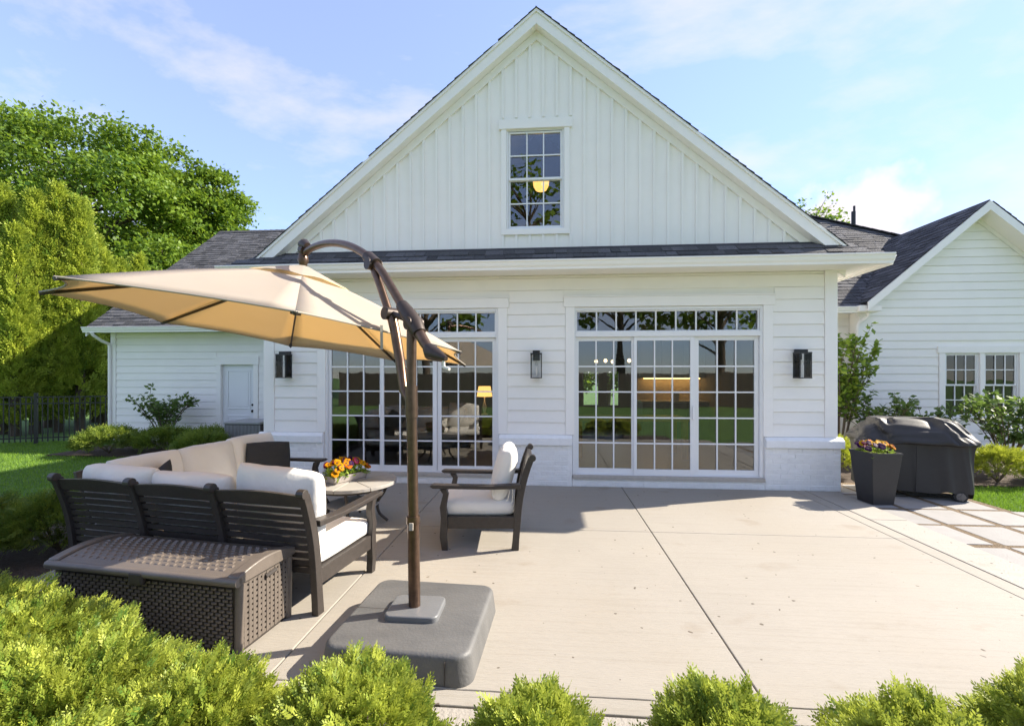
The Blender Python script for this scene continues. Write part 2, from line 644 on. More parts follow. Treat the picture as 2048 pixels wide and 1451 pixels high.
def leaves(c, d, nrm, L, W):
    d = unit(d)
    s = unit(np.cross(d, nrm))
    L = np.asarray(L).reshape(-1, 1)
    W = np.asarray(W).reshape(-1, 1)
    return np.stack([c, c + d * L * .45 + s * W * .5, c + d * L, c + d * L * .45 - s * W * .5], 1)


def fibdirs(n, rng, zmin=-1.0):
    z = rng.uniform(zmin, 1, n)
    a = rng.uniform(0, 2 * np.pi, n)
    r = np.sqrt(1 - z * z)
    return np.stack([r * np.cos(a), r * np.sin(a), z], 1)


def lump(d, seed, fr=2.2):
    return np.array([mnoise.noise(Vector((x * fr + seed * 7.3, y * fr - seed * 3.1, z * fr + seed))) for x, y, z in d])


# ================================================================== SETTING: ground
def structure(name, mb, m):
    return tag(mb.build(name, m), kind='structure')


structure('lawn', MB().box(-150, 150, -150, 150, -0.5, -0.07), 'lawn')
bed = MB()
structure('garden_bed', MB().box(-3.9, 3.2, -5.75, -4.86, -0.3, -0.03).box(-5.5, -4.13, -6.0, -1.7, -0.3, -0.03)
          .box(-10.4, -4.4, 1.9, 3.85, -0.3, -0.035).box(4.6, 12, 0.62, 3.58, -0.3, -0.035), 'soil')

# patio: poured slabs with saw-cut joints, and a border course
patio = structure('patio', MB().box(-4.11, 4.03, -4.84, -0.02, -0.3, -0.02), 'joint_dirt')


def slab(name, m, parent, x0, x1, y0, y1, z1, t=0.06, e=0.006):
    q = MB().rrect((x1 - x0) / 2, (y1 - y0) / 2, 0.012, -t, 0, bev=e, n=2)
    o = q.build(name, m, parent)
    o.location = ((x0 + x1) / 2, (y0 + y1) / 2, z1)
    return o


xs = [(-3.965, -1.509), (-1.501, 1.076), (1.084, 3.457)]
ys = [(-4.357, -1.902), (-1.897, -0.035)]
for (a, b) in xs:
    for (c, d) in ys:
        slab('slab', 'concrete', patio, a, b, c, d, 0.0)
for (c, d) in ys:
    slab('border_slab', 'concrete', patio, 3.462, 3.618, c, d, 0.0)
for (c, d) in [(-4.84, -3.2), (-3.192, -1.302), (-1.292, -0.035)]:
    slab('border_slab', 'border_concrete', patio, 3.632, 4.035, c, d, 0.0)
for (c, d) in [(-4.84, -3.2), (-3.192, -1.30), (-1.292, -0.035)]:
    slab('border_slab', 'border_concrete', patio, -4.115, -3.972, c, d, 0.0)
for (a, b) in [(-3.965, -1.509), (-1.501, 1.074), (1.086, 3.618)]:
    slab('border_slab', 'concrete', patio, a, b, -4.472, -4.363, 0.0)
    slab('border_slab', 'border_concrete', patio, a, b, -4.84, -4.486, 0.0)

# stepping pavers right of the patio with straw mulch in the gaps
path = structure('paver_path', MB().box(4.037, 8.4, -4.6, -0.78, -0.3, -0.024).box(4.037, 5.62, -0.78, 0.6, -0.3, -0.024), 'mulch')
px = [4.05, 4.38, 4.96, 5.54, 6.12, 6.7, 7.28, 7.86]
py = [-4.6, -3.97, -3.31, -2.65, -1.99, -1.36, -0.76, -0.13, 0.5]
for i in range(len(px) - 1):
    for j in range(len(py) - 1):
        if px[i] > 5.5 and py[j] > -0.8:
            continue
        slab('paver', 'paver', path, px[i] + (0 if i == 0 else rnd.uniform(.02, .05)), px[i + 1] - rnd.uniform(.02, .05), py[j] + rnd.uniform(.02, .045), py[j + 1] - rnd.uniform(.02, .045), -0.018 + rnd.uniform(-.004, .004), 0.05)

# ================================================================== HOUSE
house = thing('house', 'white house with steep board and batten gable above two wide glass doors', 'house')
XC = -0.155
WL, WR = -4.35, 4.04


def lap_board(parent, x0, x1, z, y, h=0.177, xa=None, xb=None):
    """one clapboard: thick lower lip, thin upper edge; xa/xb = upper ends when cut by a rake"""
    xa = x0 if xa is None else xa
    xb = x1 if xb is None else xb
    zt = z + h - 0.004
    m = MB().hexa([(x0, y - .023, z), (x1, y - .023, z), (x1, y, z), (x0, y, z)],
                  [(xa, y - .009, zt), (xb, y - .009, zt), (xb, y, zt), (xa, y, zt)])
    return m.build('siding_board', 'white_paint', parent)


# --- front wall of the main gable, backing split round the openings
DO = -3.783     # left door unit = right door unit shifted by this
fw = MB()
cuts = [(WL, .374 + DO), (3.074 + DO, .374), (3.074, WR)]
for a, b in cuts:
    fw.box(a, b, 0.0, .14, 0.0, 2.62)
fw.box(WL, WR, 0.0, .14, 2.62, 3.5)
for s in (0, DO):
    fw.box(.374 + s, 3.074 + s, 0.02, .14, 0.0, .12)
front = fw.build('front_wall', 'white_paint', house)
z = 0.752
while z < 3.08:
    h = min(.177, 3.095 - z)
    if z + h < 2.775:
        for a, b in ((-4.205, .272 + DO), (3.193 + DO, .272), (3.193, 3.893)):
            lap_board(front, a + .001, b - .001, z, -.001, h)
    elif z < 2.77:
        for a, b in ((-4.205, .245 + DO), (3.22 + DO, .245), (3.22, 3.893)):
            lap_board(front, a + .001, b - .001, z, -.001, h)
    else:
        lap_board(front, -4.204, 3.892, z, -.001, h)
    z += .177
for a, b in ((3.895, 4.062), (-4.372, -4.207)):
    boxo('corner_board', 'trim_paint', front, a, b, -.032, .1, .752, 3.095, .003)
boxo('side_wall', 'white_paint', house, WR - .1, WR, .14, 4.0, 0, 3.2)
boxo('side_wall', 'white_paint', house, WL, WL + .1, .14, 4.0, 0, 3.2)

# --- painted brick base: real bricks on each pier
base = MB()
PIERS = [(-4.41, .372 + DO), (3.076 + DO, .372), (3.076, 4.10)]
for a, b in PIERS:
    base.box(a + .004, b - .004, -.042, .0, 0.0, .60)
for s in (0, DO):
    base.box(.372 + s, 3.076 + s, -.042, .018, 0.0, .113)
bb = base.build('brick_base', 'brick_paint', house)


def brickmesh(seed, L):
    r = random.Random(seed)
    b = MB()
    hw, hh = L / 2, .0285
    f = [(-hw, -.004, -hh), (hw, -.004, -hh), (hw, -.004, hh), (-hw, -.004, hh)]
    f = [(x + r.uniform(-.003, .003), y + r.uniform(-.003, .002), zz + r.uniform(-.003, .003)) for x, y, zz in f]
    g = [(-hw - .003, .004, -hh - .003), (hw + .003, .004, -hh - .003), (hw + .003, .004, hh + .003), (-hw - .003, .004, hh + .003)]
    b.hexa(f, g)
    return b.mesh('brick', 'brick_paint')


BR = {L: [brickmesh(i * 7 + int(L * 100), L) for i in range(5)] for L in (.192, .092)}


def brick_run(a, b, z0, rows):
    for r in range(rows):
        x = a
        first = r % 2
        while x < b - .05:
            L = .092 if (first or b - x < .19) else .192
            first = 0
            if x + L > b + .012:
                break
            place('brick', rnd.choice(BR[L]), bb, (x + L / 2 + .002, -.044, z0 + .0365 + r * .0735))
            x += L + .0105


for a, b in PIERS:
    brick_run(a + .006, b - .004, 0.006, 8)
for s in (0, DO):
    brick_run(.376 + s, 3.074 + s, 0.004, 1)
for a, b in PIERS:
    aa, b2 = a - (.03 if a < -4 else -.002), b + (.03 if b > 4 else -.002)
    MB().prism([(-.085, .60), (-.085, .70), (-.03, .748), (.01, .748), (.01, .60)], aa, b2, 'x').build('water_table_cap', 'brick_paint', bb, bevel=.004)


# --- glass door units
def glazing(parent, x0, x1, z0, z1, nc, nr, y, mw=.02, seed=0):
    """panes and glazing bars for one light"""
    r = random.Random(seed)
    cw, rh = (x1 - x0) / nc, (z1 - z0) / nr
    pm = MB().box(-cw / 2, cw / 2, -.002, .002, -rh / 2, rh / 2).mesh('pane', 'glass')
    for i in range(nc):
        for j in range(nr):
            place('pane', pm, parent, (x0 + cw * (i + .5), y + .012, z0 + rh * (j + .5)), (r.uniform(-.0012, .0012), 0, r.uniform(-.0012, .0012)))
    for i in range(1, nc):
        boxo('glazing_bar', 'vinyl_white', parent, x0 + cw * i - mw / 2, x0 + cw * i + mw / 2, y - .008, y + .006, z0, z1)
    for j in range(1, nr):
        boxo('glazing_bar', 'vinyl_white', parent, x0, x1, y - .0065, y + .0055, z0 + rh * j - mw / 2, z0 + rh * j + mw / 2)


def ring_frame(name, m, parent, x0, x1, z0, z1, gx0, gx1, gz0, gz1, y0, y1):
    b = MB().box(x0, gx0, y0, y1, z0, z1).box(gx1, x1, y0, y1, z0, z1).box(gx0, gx1, y0, y1, z0, gz0).box(gx0, gx1, y0, y1, gz1, z1)
    return b.build(name, m, parent, bevel=.003)


for s, lab, hx in ((0, 'wide three panel glass door right of the middle lantern', 2.10), (DO, 'wide three panel glass door behind the parasol pole', 1.255)):
    d = bpy.data.objects.new('sliding_door', None)
    link(d, house)
    d['label'] = lab
    boxo('casing', 'trim_paint', d, .272 + s, .40 + s, -.036, .06, .752, 2.62, .003)
    boxo('casing', 'trim_paint', d, 3.062 + s, 3.193 + s, -.036, .06, .752, 2.62, .003)
    boxo('head_casing', 'trim_paint', d, .247 + s, 3.218 + s, -.044, .06, 2.621, 2.762, .003)
    boxo('drip_cap', 'trim_paint', d, .238 + s, 3.227 + s, -.054, .06, 2.763, 2.782, .003)
    ring_frame('door_frame', 'vinyl_white', d, .376 + s, 3.072 + s, .165, 2.618, .422 + s, 3.026 + s, .172, 2.575, -.012, .11)
    boxo('mullion', 'vinyl_white', d, .423 + s, 3.025 + s, -.020, .10, 2.185, 2.262, .003)
    ring_frame('transom_sash', 'vinyl_white', d, .424 + s, 3.024 + s, 2.263, 2.574, .442 + s, 3.004 + s, 2.276, 2.553, .005, .06)
    glazing(d, .442 + s, 3.004 + s, 2.276, 2.553, 9, 1, .03, seed=3)
    for k, (a, c, g0, g1, yy) in enumerate(((.424, 1.297, .466, 1.232, .030), (1.262, 2.125, 1.305, 2.063, .002), (2.128, 3.024, 2.19, 2.967, .030))):
        ring_frame('door_panel', 'vinyl_white', d, a + s, c + s, .173, 2.184, g0 + s, g1 + s, .256, 2.126, yy, yy + .026)
        glazing(d, g0 + s, g1 + s, .256, 2.126, 3, 5, yy + .010, seed=k)
    boxo('sill', 'sill_stone', d, .377 + s, 3.071 + s, -.075, .11, .115, .164, .004)
    MB().box(hx + s - .012, hx + s + .012, -.03, .0015, .98, 1.18).build('door_handle', 'vinyl_white', d, bevel=.004)

# --- gable wall: flat panels and battens
SL = 0.829                      # roof pitch
RZ = 6.955                      # top of the ridge at the rake


def rake_z(x, off=0.0):
    return RZ - off - SL * abs(x - XC)


GO = .258                       # vertical drop from roof top to the wall line
gb = 3.47
hw = (RZ - GO - gb) / SL
gw = MB().prism([(XC - hw, gb), (XC + hw, gb), (XC, RZ - GO)], 0.0, .12, 'y')
# opening for the window
gw = MB()
wx0, wx1, wz0, wz1 = -.575, .245, 3.80, 5.24


def gzt(x):
    return RZ - GO - SL * abs(x - XC)


for a, b in ((XC - hw, wx0), (wx1, XC + hw)):
    pts = [(a, gb), (b, gb), (b, gzt(b)), (a, gzt(a))]
    gw.prism(pts, 0.0, .12, 'y')
gw.prism([(wx0, gb), (wx1, gb), (wx1, wz0), (wx0, wz0)], 0.0, .12, 'y')
gw.prism([(wx0, wz1), (wx1, wz1), (wx1, gzt(wx1)), (XC, gzt(XC)), (wx0, gzt(wx0))], 0.0, .12, 'y')
gable = gw.build('gable_wall', 'white_paint', house)
k = -20
while k <= 20:
    x = XC + (k + .5) * .2005
    k += 1
    zt = gzt(x) - .115
    if zt < gb + .05:
        continue
    spans = [(gb, zt)]
    if -.74 < x < .42:
        spans = [(gb, 3.70), (5.44, zt)]
    for a, b in spans:
        if b - a > .03:
            MB().hexa([(x - .019, -.019, a), (x + .019, -.019, a), (x + .019, -.001, a), (x - .019, -.001, a)],
                      [(x - .019, -.026, b + SL * .019 * (1 if x < XC else -1) * -1), (x + .019, -.026, b + SL * .019 * (1 if x < XC else -1)),
                       (x + .019, -.001, b + SL * .019 * (1 if x < XC else -1)), (x - .019, -.001, b - SL * .019 * (1 if x < XC else -1))]).build('batten', 'white_paint', gable)


def rake_strip(x0, x1, o0, o1, y0, y1):
    """sloping board between x0,x1 lying o0..o1 below the roof top"""
    return MB().hexa([(x0, y0, rake_z(x0, o1)), (x1, y0, rake_z(x1, o1)), (x1, y0, rake_z(x1, o0)), (x0, y0, rake_z(x0, o0))],
                     [(x0, y1, rake_z(x0, o1)), (x1, y1, rake_z(x1, o1)), (x1, y1, rake_z(x1, o0)), (x0, y1, rake_z(x0, o0))])


RE = 4.32                      # half length of the rake
for sg in (-1, 1):
    a, b = (XC, XC + RE) if sg > 0 else (XC - RE, XC)
    rake_strip(a, b, .256, .385, -.034, -.0005).build('frieze_board', 'trim_paint', gable, bevel=.002)
    rf = bpy.data.objects.new('roof_slope', MB().hexa(*[[(p, y, rake_z(p, o)) for p, o in ((XC, .04), (XC + sg * 4.42, .04), (XC + sg * 4.42, .10), (XC, .10))] for y in (-.14, 8.0)]).mesh('roof_slope', 'roof_deck'))
    link(rf, house)
    rake_strip(a, b, .062, .255, -.168, -.137).build('rake_fascia', 'trim_paint', rf, bevel=.003)
    rake_strip(a, b, .042, .088, -.188, -.169).build('rake_trim', 'trim_paint', rf, bevel=.002)
    rake_strip(a, b, .232, .253, -.1365, -.001).build('soffit', 'trim_paint', rf)

# --- roof shingles as overlapping tabs


def shingles(parent, o, ud, vd, wlen, hlen, inside, seed, tab=.24, exp_=.14, name='shingles'):
    """o: lower left corner on the deck; ud along the eave, vd up the slope"""
    r = np.random.default_rng(seed)
    o, ud, vd = np.array(o, float), np.array(ud, float), np.array(vd, float)
    ud /= np.linalg.norm(ud)
    vd /= np.linalg.norm(vd)
    nn = np.cross(ud, vd)
    Q, T = [], []
    rows = int(hlen / exp_)
    for i in range(rows):
        u = -r.uniform(0, tab)
        while u < wlen:
            w = tab * r.uniform(.55, 1.25)
            a, b = max(u, 0), min(u + w - .006, wlen)
            u += w
            if b - a < .03:
                continue
            v0, v1 = i * exp_ + r.uniform(-.008, .008), (i + 1) * exp_ + .02
            c = o + ud * (a + b) / 2 + vd * (v0 + v1) / 2
            if not inside(c):
                continue
            th = r.choice([.009, .016]) + r.uniform(0, .003)
            p = [o + ud * a + vd * v0, o + ud * b + vd * v0, o + ud * b + vd * v1, o + ud * a + vd * v1]
            f0, f1, f2, f3 = p[0] + nn * th, p[1] + nn * th, p[2] + nn * .003, p[3] + nn * .003
            t = r.uniform(0, 1)
            Q += [[f0, f1, f2, f3], [p[0], p[1], f1, f0], [p[0], f0, f3, p[3]], [p[1], p[2], f2, f1]]
            T += [t, t * .6, t, t]
    me = quadmesh(name, np.array(Q), np.array(T), 'shingle')
    ob = bpy.data.objects.new(name, me)
    link(ob, parent)
    ob['kind'] = 'stuff'
    return ob


cs, sn = math.cos(math.atan(SL)), math.sin(math.atan(SL))
for sg in (-1, 1):
    rf = [c for c in house.children if c.name.startswith('roof_slope')][0 if sg < 0 else 1]
    if sg > 0:
        shingles(rf, (XC + 4.42, -.20, rake_z(XC + 4.42, .04)), (0, 1, 0), (-cs, 0, sn), 8.2, 4.42 / cs, lambda c: True, 5, .30)
    else:
        shingles(rf, (XC - 4.42, 8.0, rake_z(XC - 4.42, .04)), (0, -1, 0), (cs, 0, sn), 8.2, 4.42 / cs, lambda c: True, 6, .30)

# --- pent roof across the foot of the gable
PX0, PX1, PY, PZ = -4.77, 4.455, -.43, 3.185
pent = MB().hexa([(PX0, PY, PZ), (PX1, PY, PZ), (PX1, PY, PZ - .05), (PX0, PY, PZ - .05)],
                 [(-4.36, -.024, 3.505), (4.05, -.024, 3.505), (4.05, -.024, 3.40), (-4.36, -.024, 3.40)])
pent.add([(PX1, PY, PZ), (PX1, .7, PZ), (4.05, .7, 3.475), (4.05, 0, 3.475)], [(0, 1, 2, 3)])
pent.add([(PX0, PY, PZ), (PX0, .7, PZ), (-4.36, .7, 3.475), (-4.36, 0, 3.475)], [(0, 1, 2, 3)])
pr = pent.build('pent_roof', 'roof_deck', house)
ps = Vector((0, -PY - .024, 3.505 - PZ))
shingles(pr, (PX0, PY - .02, PZ - .01), (1, 0, 0), ps, PX1 - PX0, ps.length + .03,
         lambda c: -4.36 - .41 * (1 - (c[1] - PY) / .43) - .02 < c[0] < 4.05 + .41 * (1 - (c[1] - PY) / .43) + .02, 9)
MB().box(PX0 + .05, PX1 - .05, PY + .02, -.001, 3.096, 3.115).build('eave_soffit', 'trim_paint', house)
MB().box(WR + .03, PX1 - .05, -.001, 3.9, 3.096, 3.115).box(PX0 + .05, WL - .03, -.001, 3.85, 3.096, 3.115).build('eave_soffit', 'trim_paint', house)
MB().box(PX0 + .03, PX1 - .03, PY, PY + .02, 3.085, PZ - .02).box(PX1 - .05, PX1 - .03, PY + .02, 3.9, 3.085, PZ - .02).build('eave_fascia', 'trim_paint', house)
GP = [(0, .0), (0, .125), (-.018, .13), (-.125, .13), (-.125, .112), (-.112, .10), (-.10, .055), (-.082, .03), (-.08, 0)]


def gutter(parent, x0, x1, y, z):
    return MB().prism([(y + a, z + b) for a, b in GP], x0, x1, 'x').build('gutter', 'trim_paint', parent, bevel=.003)


gutter(house, PX0, PX1, PY - .001, 3.068)
MB().prism([(PX1 - .03 - a, 3.068 + b) for a, b in GP], PY, 3.3, 'y').build('gutter', 'trim_paint', house)
MB().prism([(PX0 + .03 + a, 3.068 + b) for a, b in GP], PY, 3.3, 'y').build('gutter', 'trim_paint', house)


# --- windows with two sashes
def window(parent, name, x0, x1, z0, z1, zm, y, nc, casing, lab=None, cas=True, bottom=.07):
    w = bpy.data.objects.new(name, None)
    link(w, parent)
    if lab:
        w['label'] = lab
    if cas:
        c0, c1 = casing
        boxo('casing', 'trim_paint', w, x0 - c0, x0, y - .034, y + .05, z0, z1, .003)
        boxo('casing', 'trim_paint', w, x1, x1 + c0, y - .034, y + .05, z0, z1, .003)
        boxo('sill', 'trim_paint', w, x0 - c0, x1 + c0, y - .0365, y + .05, z0 - bottom, z0 - .0005, .003)
        MB().box(x0 - c0 - .035, x1 + c0 + .035, y - .045, y + .05, z1 + .0005, z1 + c1).build('head_casing', 'trim_paint', w, bevel=.003)
    ring_frame('window_frame', 'vinyl_white', w, x0 + .001, x1 - .001, z0 + .001, z1 - .001, x0 + .028, x1 - .028, z0 + .02, z1 - .022, y - .004, y + .08)
    ring_frame('upper_sash', 'vinyl_white', w, x0 + .029, x1 - .029, zm - .01, z1 - .023, x0 + .056, x1 - .056, zm + .024, z1 - .05, y + .008, y + .034)
    glazing(w, x0 + .056, x1 - .056, zm + .024, z1 - .05, nc, 2, y + .018, .018, seed=7)
    ring_frame('lower_sash', 'vinyl_white', w, x0 + .029, x1 - .029, z0 + .021, zm + .02, x0 + .056, x1 - .056, z0 + .06, zm - .014, y + .036, y + .06)
    glazing(w, x0 + .056, x1 - .056, z0 + .06, zm - .014, nc, 2, y + .046, .018, seed=8)
    return w


window(house, 'gable_window', -.60, .252, 3.785, 5.262, 4.53, 0, 3, (.078, .135), 'two sash attic window high in the gable', bottom=.085)

# --- garage wing on the left
GY = 3.9
gx0, gx1 = -10.98, -4.36
gar = MB()
for a, b in ((gx0, -8.06), (-7.21, -6.42), (-5.9, gx1)):
    gar.box(a, b, GY, GY + .15, -.1, 2.72)
gar.box(-8.06, -7.21, GY, GY + .15, 1.88, 2.72).box(-6.42, -5.9, GY, GY + .15, -.1, 1.0).box(-6.42, -5.9, GY, GY + .15, 1.8, 2.72)
gar.box(gx0, gx0 + .15, GY + .15, 12.0, -.1, 2.72).box(gx0, gx1, 12.0, 12.15, -.1, 2.72)
gar.prism([(GY + .15, 2.72), (12.0, 2.72), (8.0, 6.05)], gx0, gx0 + .12, 'x')
gwall = gar.build('garage_wall', 'white_paint', house)
z = 0.08
while z < 2.66:
    h = min(.177, 2.68 - z)
    top = z + h
    segs = [(gx0 + .12, gx1)]
    if z < 2.09:
        segs = [(gx0 + .12, -8.185), (-7.085, gx1)]
        if top > 1.0 and z < 1.80:
            segs = [(gx0 + .12, -8.185), (-7.085, -6.5), (-5.82, gx1)]
    for a, b in segs:
        lap_board(gwall, a + .001, b - .001, z, GY - .001, h)
    z += .177
boxo('corner_board', 'trim_paint', gwall, gx0 - .02, gx0 + .118, GY - .034, GY + .12, -.05, 2.69, .003)
for a, b in ((-8.18, -8.061), (-7.209, -7.09)):
    boxo('door_casing', 'trim_paint', gwall, a, b, GY - .036, GY + .04, -.05, 1.881, .003)
MB().box(-8.20, -7.07, GY - .044, GY + .04, 1.882, 2.085).build('door_head_casing', 'trim_paint', gwall, bevel=.003)
gd = MB().box(-8.058, -7.212, GY + .05, GY + .09, -.04, 1.88).build('side_door', 'door_paint', house)
for z0, z1 in ((.13, .62), (.78, 1.74)):
    ring_frame('door_moulding', 'door_paint', gd, -7.94, -7.33, z0, z1, -7.915, -7.355, z0 + .025, z1 - .025, GY + .037, GY + .0495)
    boxo('door_inset', 'door_paint', gd, -7.88, -7.39, GY + .041, GY + .0495, z0 + .06, z1 - .06, .006)
for zz, rr in ((.73, .034), (.885, .026)):
    MB().lathe([(rr * .8, 0), (rr, .012), (rr, .03), (rr * .55, .045)], n=14).build('door_knob', 'knob', gd, smooth=True).matrix_local = Matrix.Translation((-7.275, GY + .0495, zz)) @ Matrix.Rotation(R(90), 4, 'X')
window(house, 'garage_window', -6.42, -5.9, 1.0, 1.8, 1.4, GY, 2, (.07, .1), 'small divided window half hidden behind the house corner')
# garage roof
LP = .833
gez = 2.77
gr = MB().hexa([(-11.22, 3.46, gez), (-4.0, 3.46, gez), (-4.0, 8.0, gez + LP * 4.54), (-11.22, 8.0, gez + LP * 4.54)],
               [(-11.22, 3.46, gez - .07), (-4.0, 3.46, gez - .07), (-4.0, 8.0, gez + LP * 4.54 - .07), (-11.22, 8.0, gez + LP * 4.54 - .07)])
gr.hexa([(-11.22, 8.0, gez + LP * 4.54), (-4.0, 8.0, gez + LP * 4.54), (-4.0, 12.54, gez), (-11.22, 12.54, gez)],
        [(-11.22, 8.0, gez + LP * 4.54 - .07), (-4.0, 8.0, gez + LP * 4.54 - .07), (-4.0, 12.54, gez - .07), (-11.22, 12.54, gez - .07)])
gro = gr.build('garage_roof', 'roof_deck', house)
lc, ls_ = math.cos(math.atan(LP)), math.sin(math.atan(LP))
shingles(gro, (-11.24, 3.44, gez - .01), (1, 0, 0), (0, lc, ls_), 7.2, 4.58 / lc, lambda c: True, 21)
caps = MB()
for i in range(36):
    x = -11.24 + i * .2
    zr = gez + LP * 4.54
    for s in (-1, 1):
        caps.hexa([(x, 8.0, zr + .035), (x + .21, 8.0, zr + .022), (x + .21, 8 + s * .14, zr - .085), (x, 8 + s * .14, zr - .075)],
                  [(x, 8.0, zr + .015), (x + .21, 8.0, zr + .010), (x + .21, 8 + s * .14, zr - .11), (x, 8 + s * .14, zr - .10)])
caps.build('ridge_cap', 'roof_deck', gro)
for s in (1, -1):
    y0, y1 = (3.46, 8.0) if s > 0 else (12.54, 8.0)
    MB().hexa([(-11.235, y0, gez - .07), (-11.235, y1, gez + LP * 4.54 - .07), (-11.235, y1, gez + LP * 4.54 - .22), (-11.235, y0, gez - .2)],
              [(-11.20, y0, gez - .07), (-11.20, y1, gez + LP * 4.54 - .07), (-11.20, y1, gez + LP * 4.54 - .22), (-11.20, y0, gez - .2)]).build('rake_fascia', 'trim_paint', gro)
MB().box(-11.18, gx1, 3.47, GY - .002, 2.685, 2.70).build('eave_soffit', 'trim_paint', house)
gutter(house, -11.24, PX0 + .1, 3.47, 2.655)
MB().tube([(-11.0, 3.40, 2.66), (-11.0, 3.42, 2.60), (-10.99, 3.62, 2.47), (-10.99, 3.82, 2.40), (-10.99, 3.835, 2.3), (-10.99, 3.835, .05)], .036, 8).build('downspout', 'trim_paint', house, smooth=True)

# --- wing on the right with its own small gable
RY = 3.6
rx0 = 6.72
RAX, RAZ, RSL = 9.03, 5.235, .865
wing = MB()
WX0, WX1, WZ0, WZ1 = 8.42, 9.92, .72, 2.09
wing.box(rx0, WX0, RY, RY + .15, -.1, 3.1).box(WX1, 11.34, RY, RY + .15, -.1, 3.1)
wing.box(WX0, WX1, RY, RY + .15, -.1, WZ0).box(WX0, WX1, RY, RY + .15, WZ1, 3.1)
wing.prism([(rx0, 3.1), (11.34, 3.1), (RAX, 5.08)], RY, RY + .12, 'y')
wing.box(rx0, rx0 + .12, RY + .15, 9, -.1, 3.1).box(11.22, 11.34, RY + .15, 9, -.1, 3.1)
wing.box(WR - .06, rx0, GY + .02, GY + .14, -.1, 3.1)
ww = wing.build('wing_wall', 'white_paint', house)


def rwx(z):
    return (RAZ - .20 - z) / RSL


z = 0.06
while z < 5.0:
    h = min(.177, 4.99 - z)
    if h < .03:
        break
    a0 = max(rx0 + .13, RAX - rwx(z)) if z > 2.95 else rx0 + .13
    a1 = max(rx0 + .13, RAX - rwx(z + h)) if z > 2.95 else rx0 + .13
    if z < 2.95:
        segs = [(a0, 11.2, a0, 11.2)]
        if z < 2.25 and z + h > .65:
            segs = [(a0, 8.315, a0, 8.315), (10.03, 11.2, 10.03, 11.2)]
    else:
        b0, b1 = min(11.3, 2 * RAX - a0), min(11.3, 2 * RAX - a1)
        segs = [(a0, b0, a1, b1)]
    for p, q, r_, s in segs:
        lap_board(ww, p + .001, q - .001, z, RY - .001, h, r_ + .001, s - .001)
    if z < 3.0:
        lap_board(ww, WR + .1, rx0 - .012, z, GY + .018, h)
    z += .177
boxo('corner_board', 'trim_paint', ww, rx0 - .01, rx0 + .128, RY - .034, RY + .1, -.05, 3.02, .003)
window(house, 'wing_window', WX0 + .02, 9.125, WZ0 + .012, WZ1, 1.405, RY, 3, (.1, .13), 'left window of the pair behind the covered grill', cas=False)
window(house, 'wing_window', 9.215, WX1 - .02, WZ0 + .012, WZ1, 1.405, RY, 3, (.1, .13), 'right window of the pair behind the covered grill', cas=False)
for a, b in ((8.32, 8.44), (9.126, 9.214), (9.90, 10.02)):
    boxo('window_casing', 'trim_paint', ww, a, b, RY - .034, RY + .05, WZ0 + .012, WZ1, .003)
boxo('window_sill', 'trim_paint', ww, 8.30, 10.04, RY - .05, RY + .05, WZ0 - .05, WZ0 + .0115, .003)
MB().box(8.285, 10.055, RY - .045, RY + .05, WZ1 + .0005, WZ1 + .15).build('window_head_casing', 'trim_paint', ww, bevel=.003)

# right-hand roofs: wing gable and the hipped slope behind it
CP = 3.085 - LP * 3.45


def fz(y):
    return CP + LP * y


H1, H2 = (7.15, 7.80), (9.45, 6.15)
hr = MB()
fp = [(4.0, 3.45), (6.70, 3.45), (9.06, 6.02), H2, H1, (4.0, 7.85)]
n6 = len(fp)
hr.add([(x, y, fz(y)) for x, y in fp] + [(x, y, fz(y) - .07) for x, y in fp], [tuple(range(n6)), tuple(range(2 * n6 - 1, n6 - 1, -1))] + [(i, n6 + i, n6 + (i + 1) % n6, (i + 1) % n6) for i in range(n6)])
hr.add([(*H1, fz(H1[1])), (*H2, fz(H2[1])), (13.2, 6.4, 3.05), (13.2, 11.5, 3.05), (7.15, 12.0, 3.05)], [(0, 1, 2), (0, 2, 3), (0, 3, 4)])
hr.add([(4.0, 7.85, fz(7.85)), (*H1, fz(H1[1])), (7.15, 12.0, 3.05), (4.0, 12.0, 3.05)], [(0, 1, 2, 3)])
hro = hr.build('hip_roof', 'roof_deck', house)


def in_front(c):
    x, y = c[0], c[1]
    if x > 6.70 and y < 3.45 + (x - 6.70) * 1.09 - .05:
        return False
    if x > H1[0] and y > H1[1] + (x - H1[0]) * (H2[1] - H1[1]) / (H2[0] - H1[0]):
        return False
    return y < 7.85


shingles(hro, (4.0, 3.43, fz(3.45) - .01), (1, 0, 0), (0, lc, ls_), 5.6, 4.45 / lc, in_front, 31, .27)
hc = MB()
for i in range(14):
    t0, t1 = i / 14, (i + 1.05) / 14
    p, q = (Vector((H1[0] + (H2[0] - H1[0]) * t, H1[1] + (H2[1] - H1[1]) * t, 0)) for t in (t0, t1))
    p.z, q.z = fz(p.y) + .02, fz(q.y) + .012
    hc.bar(p, q, .22, .03)
hc.build('hip_cap', 'roof_deck', hro)


def wz(x):
    return RAZ - RSL * abs(x - RAX)


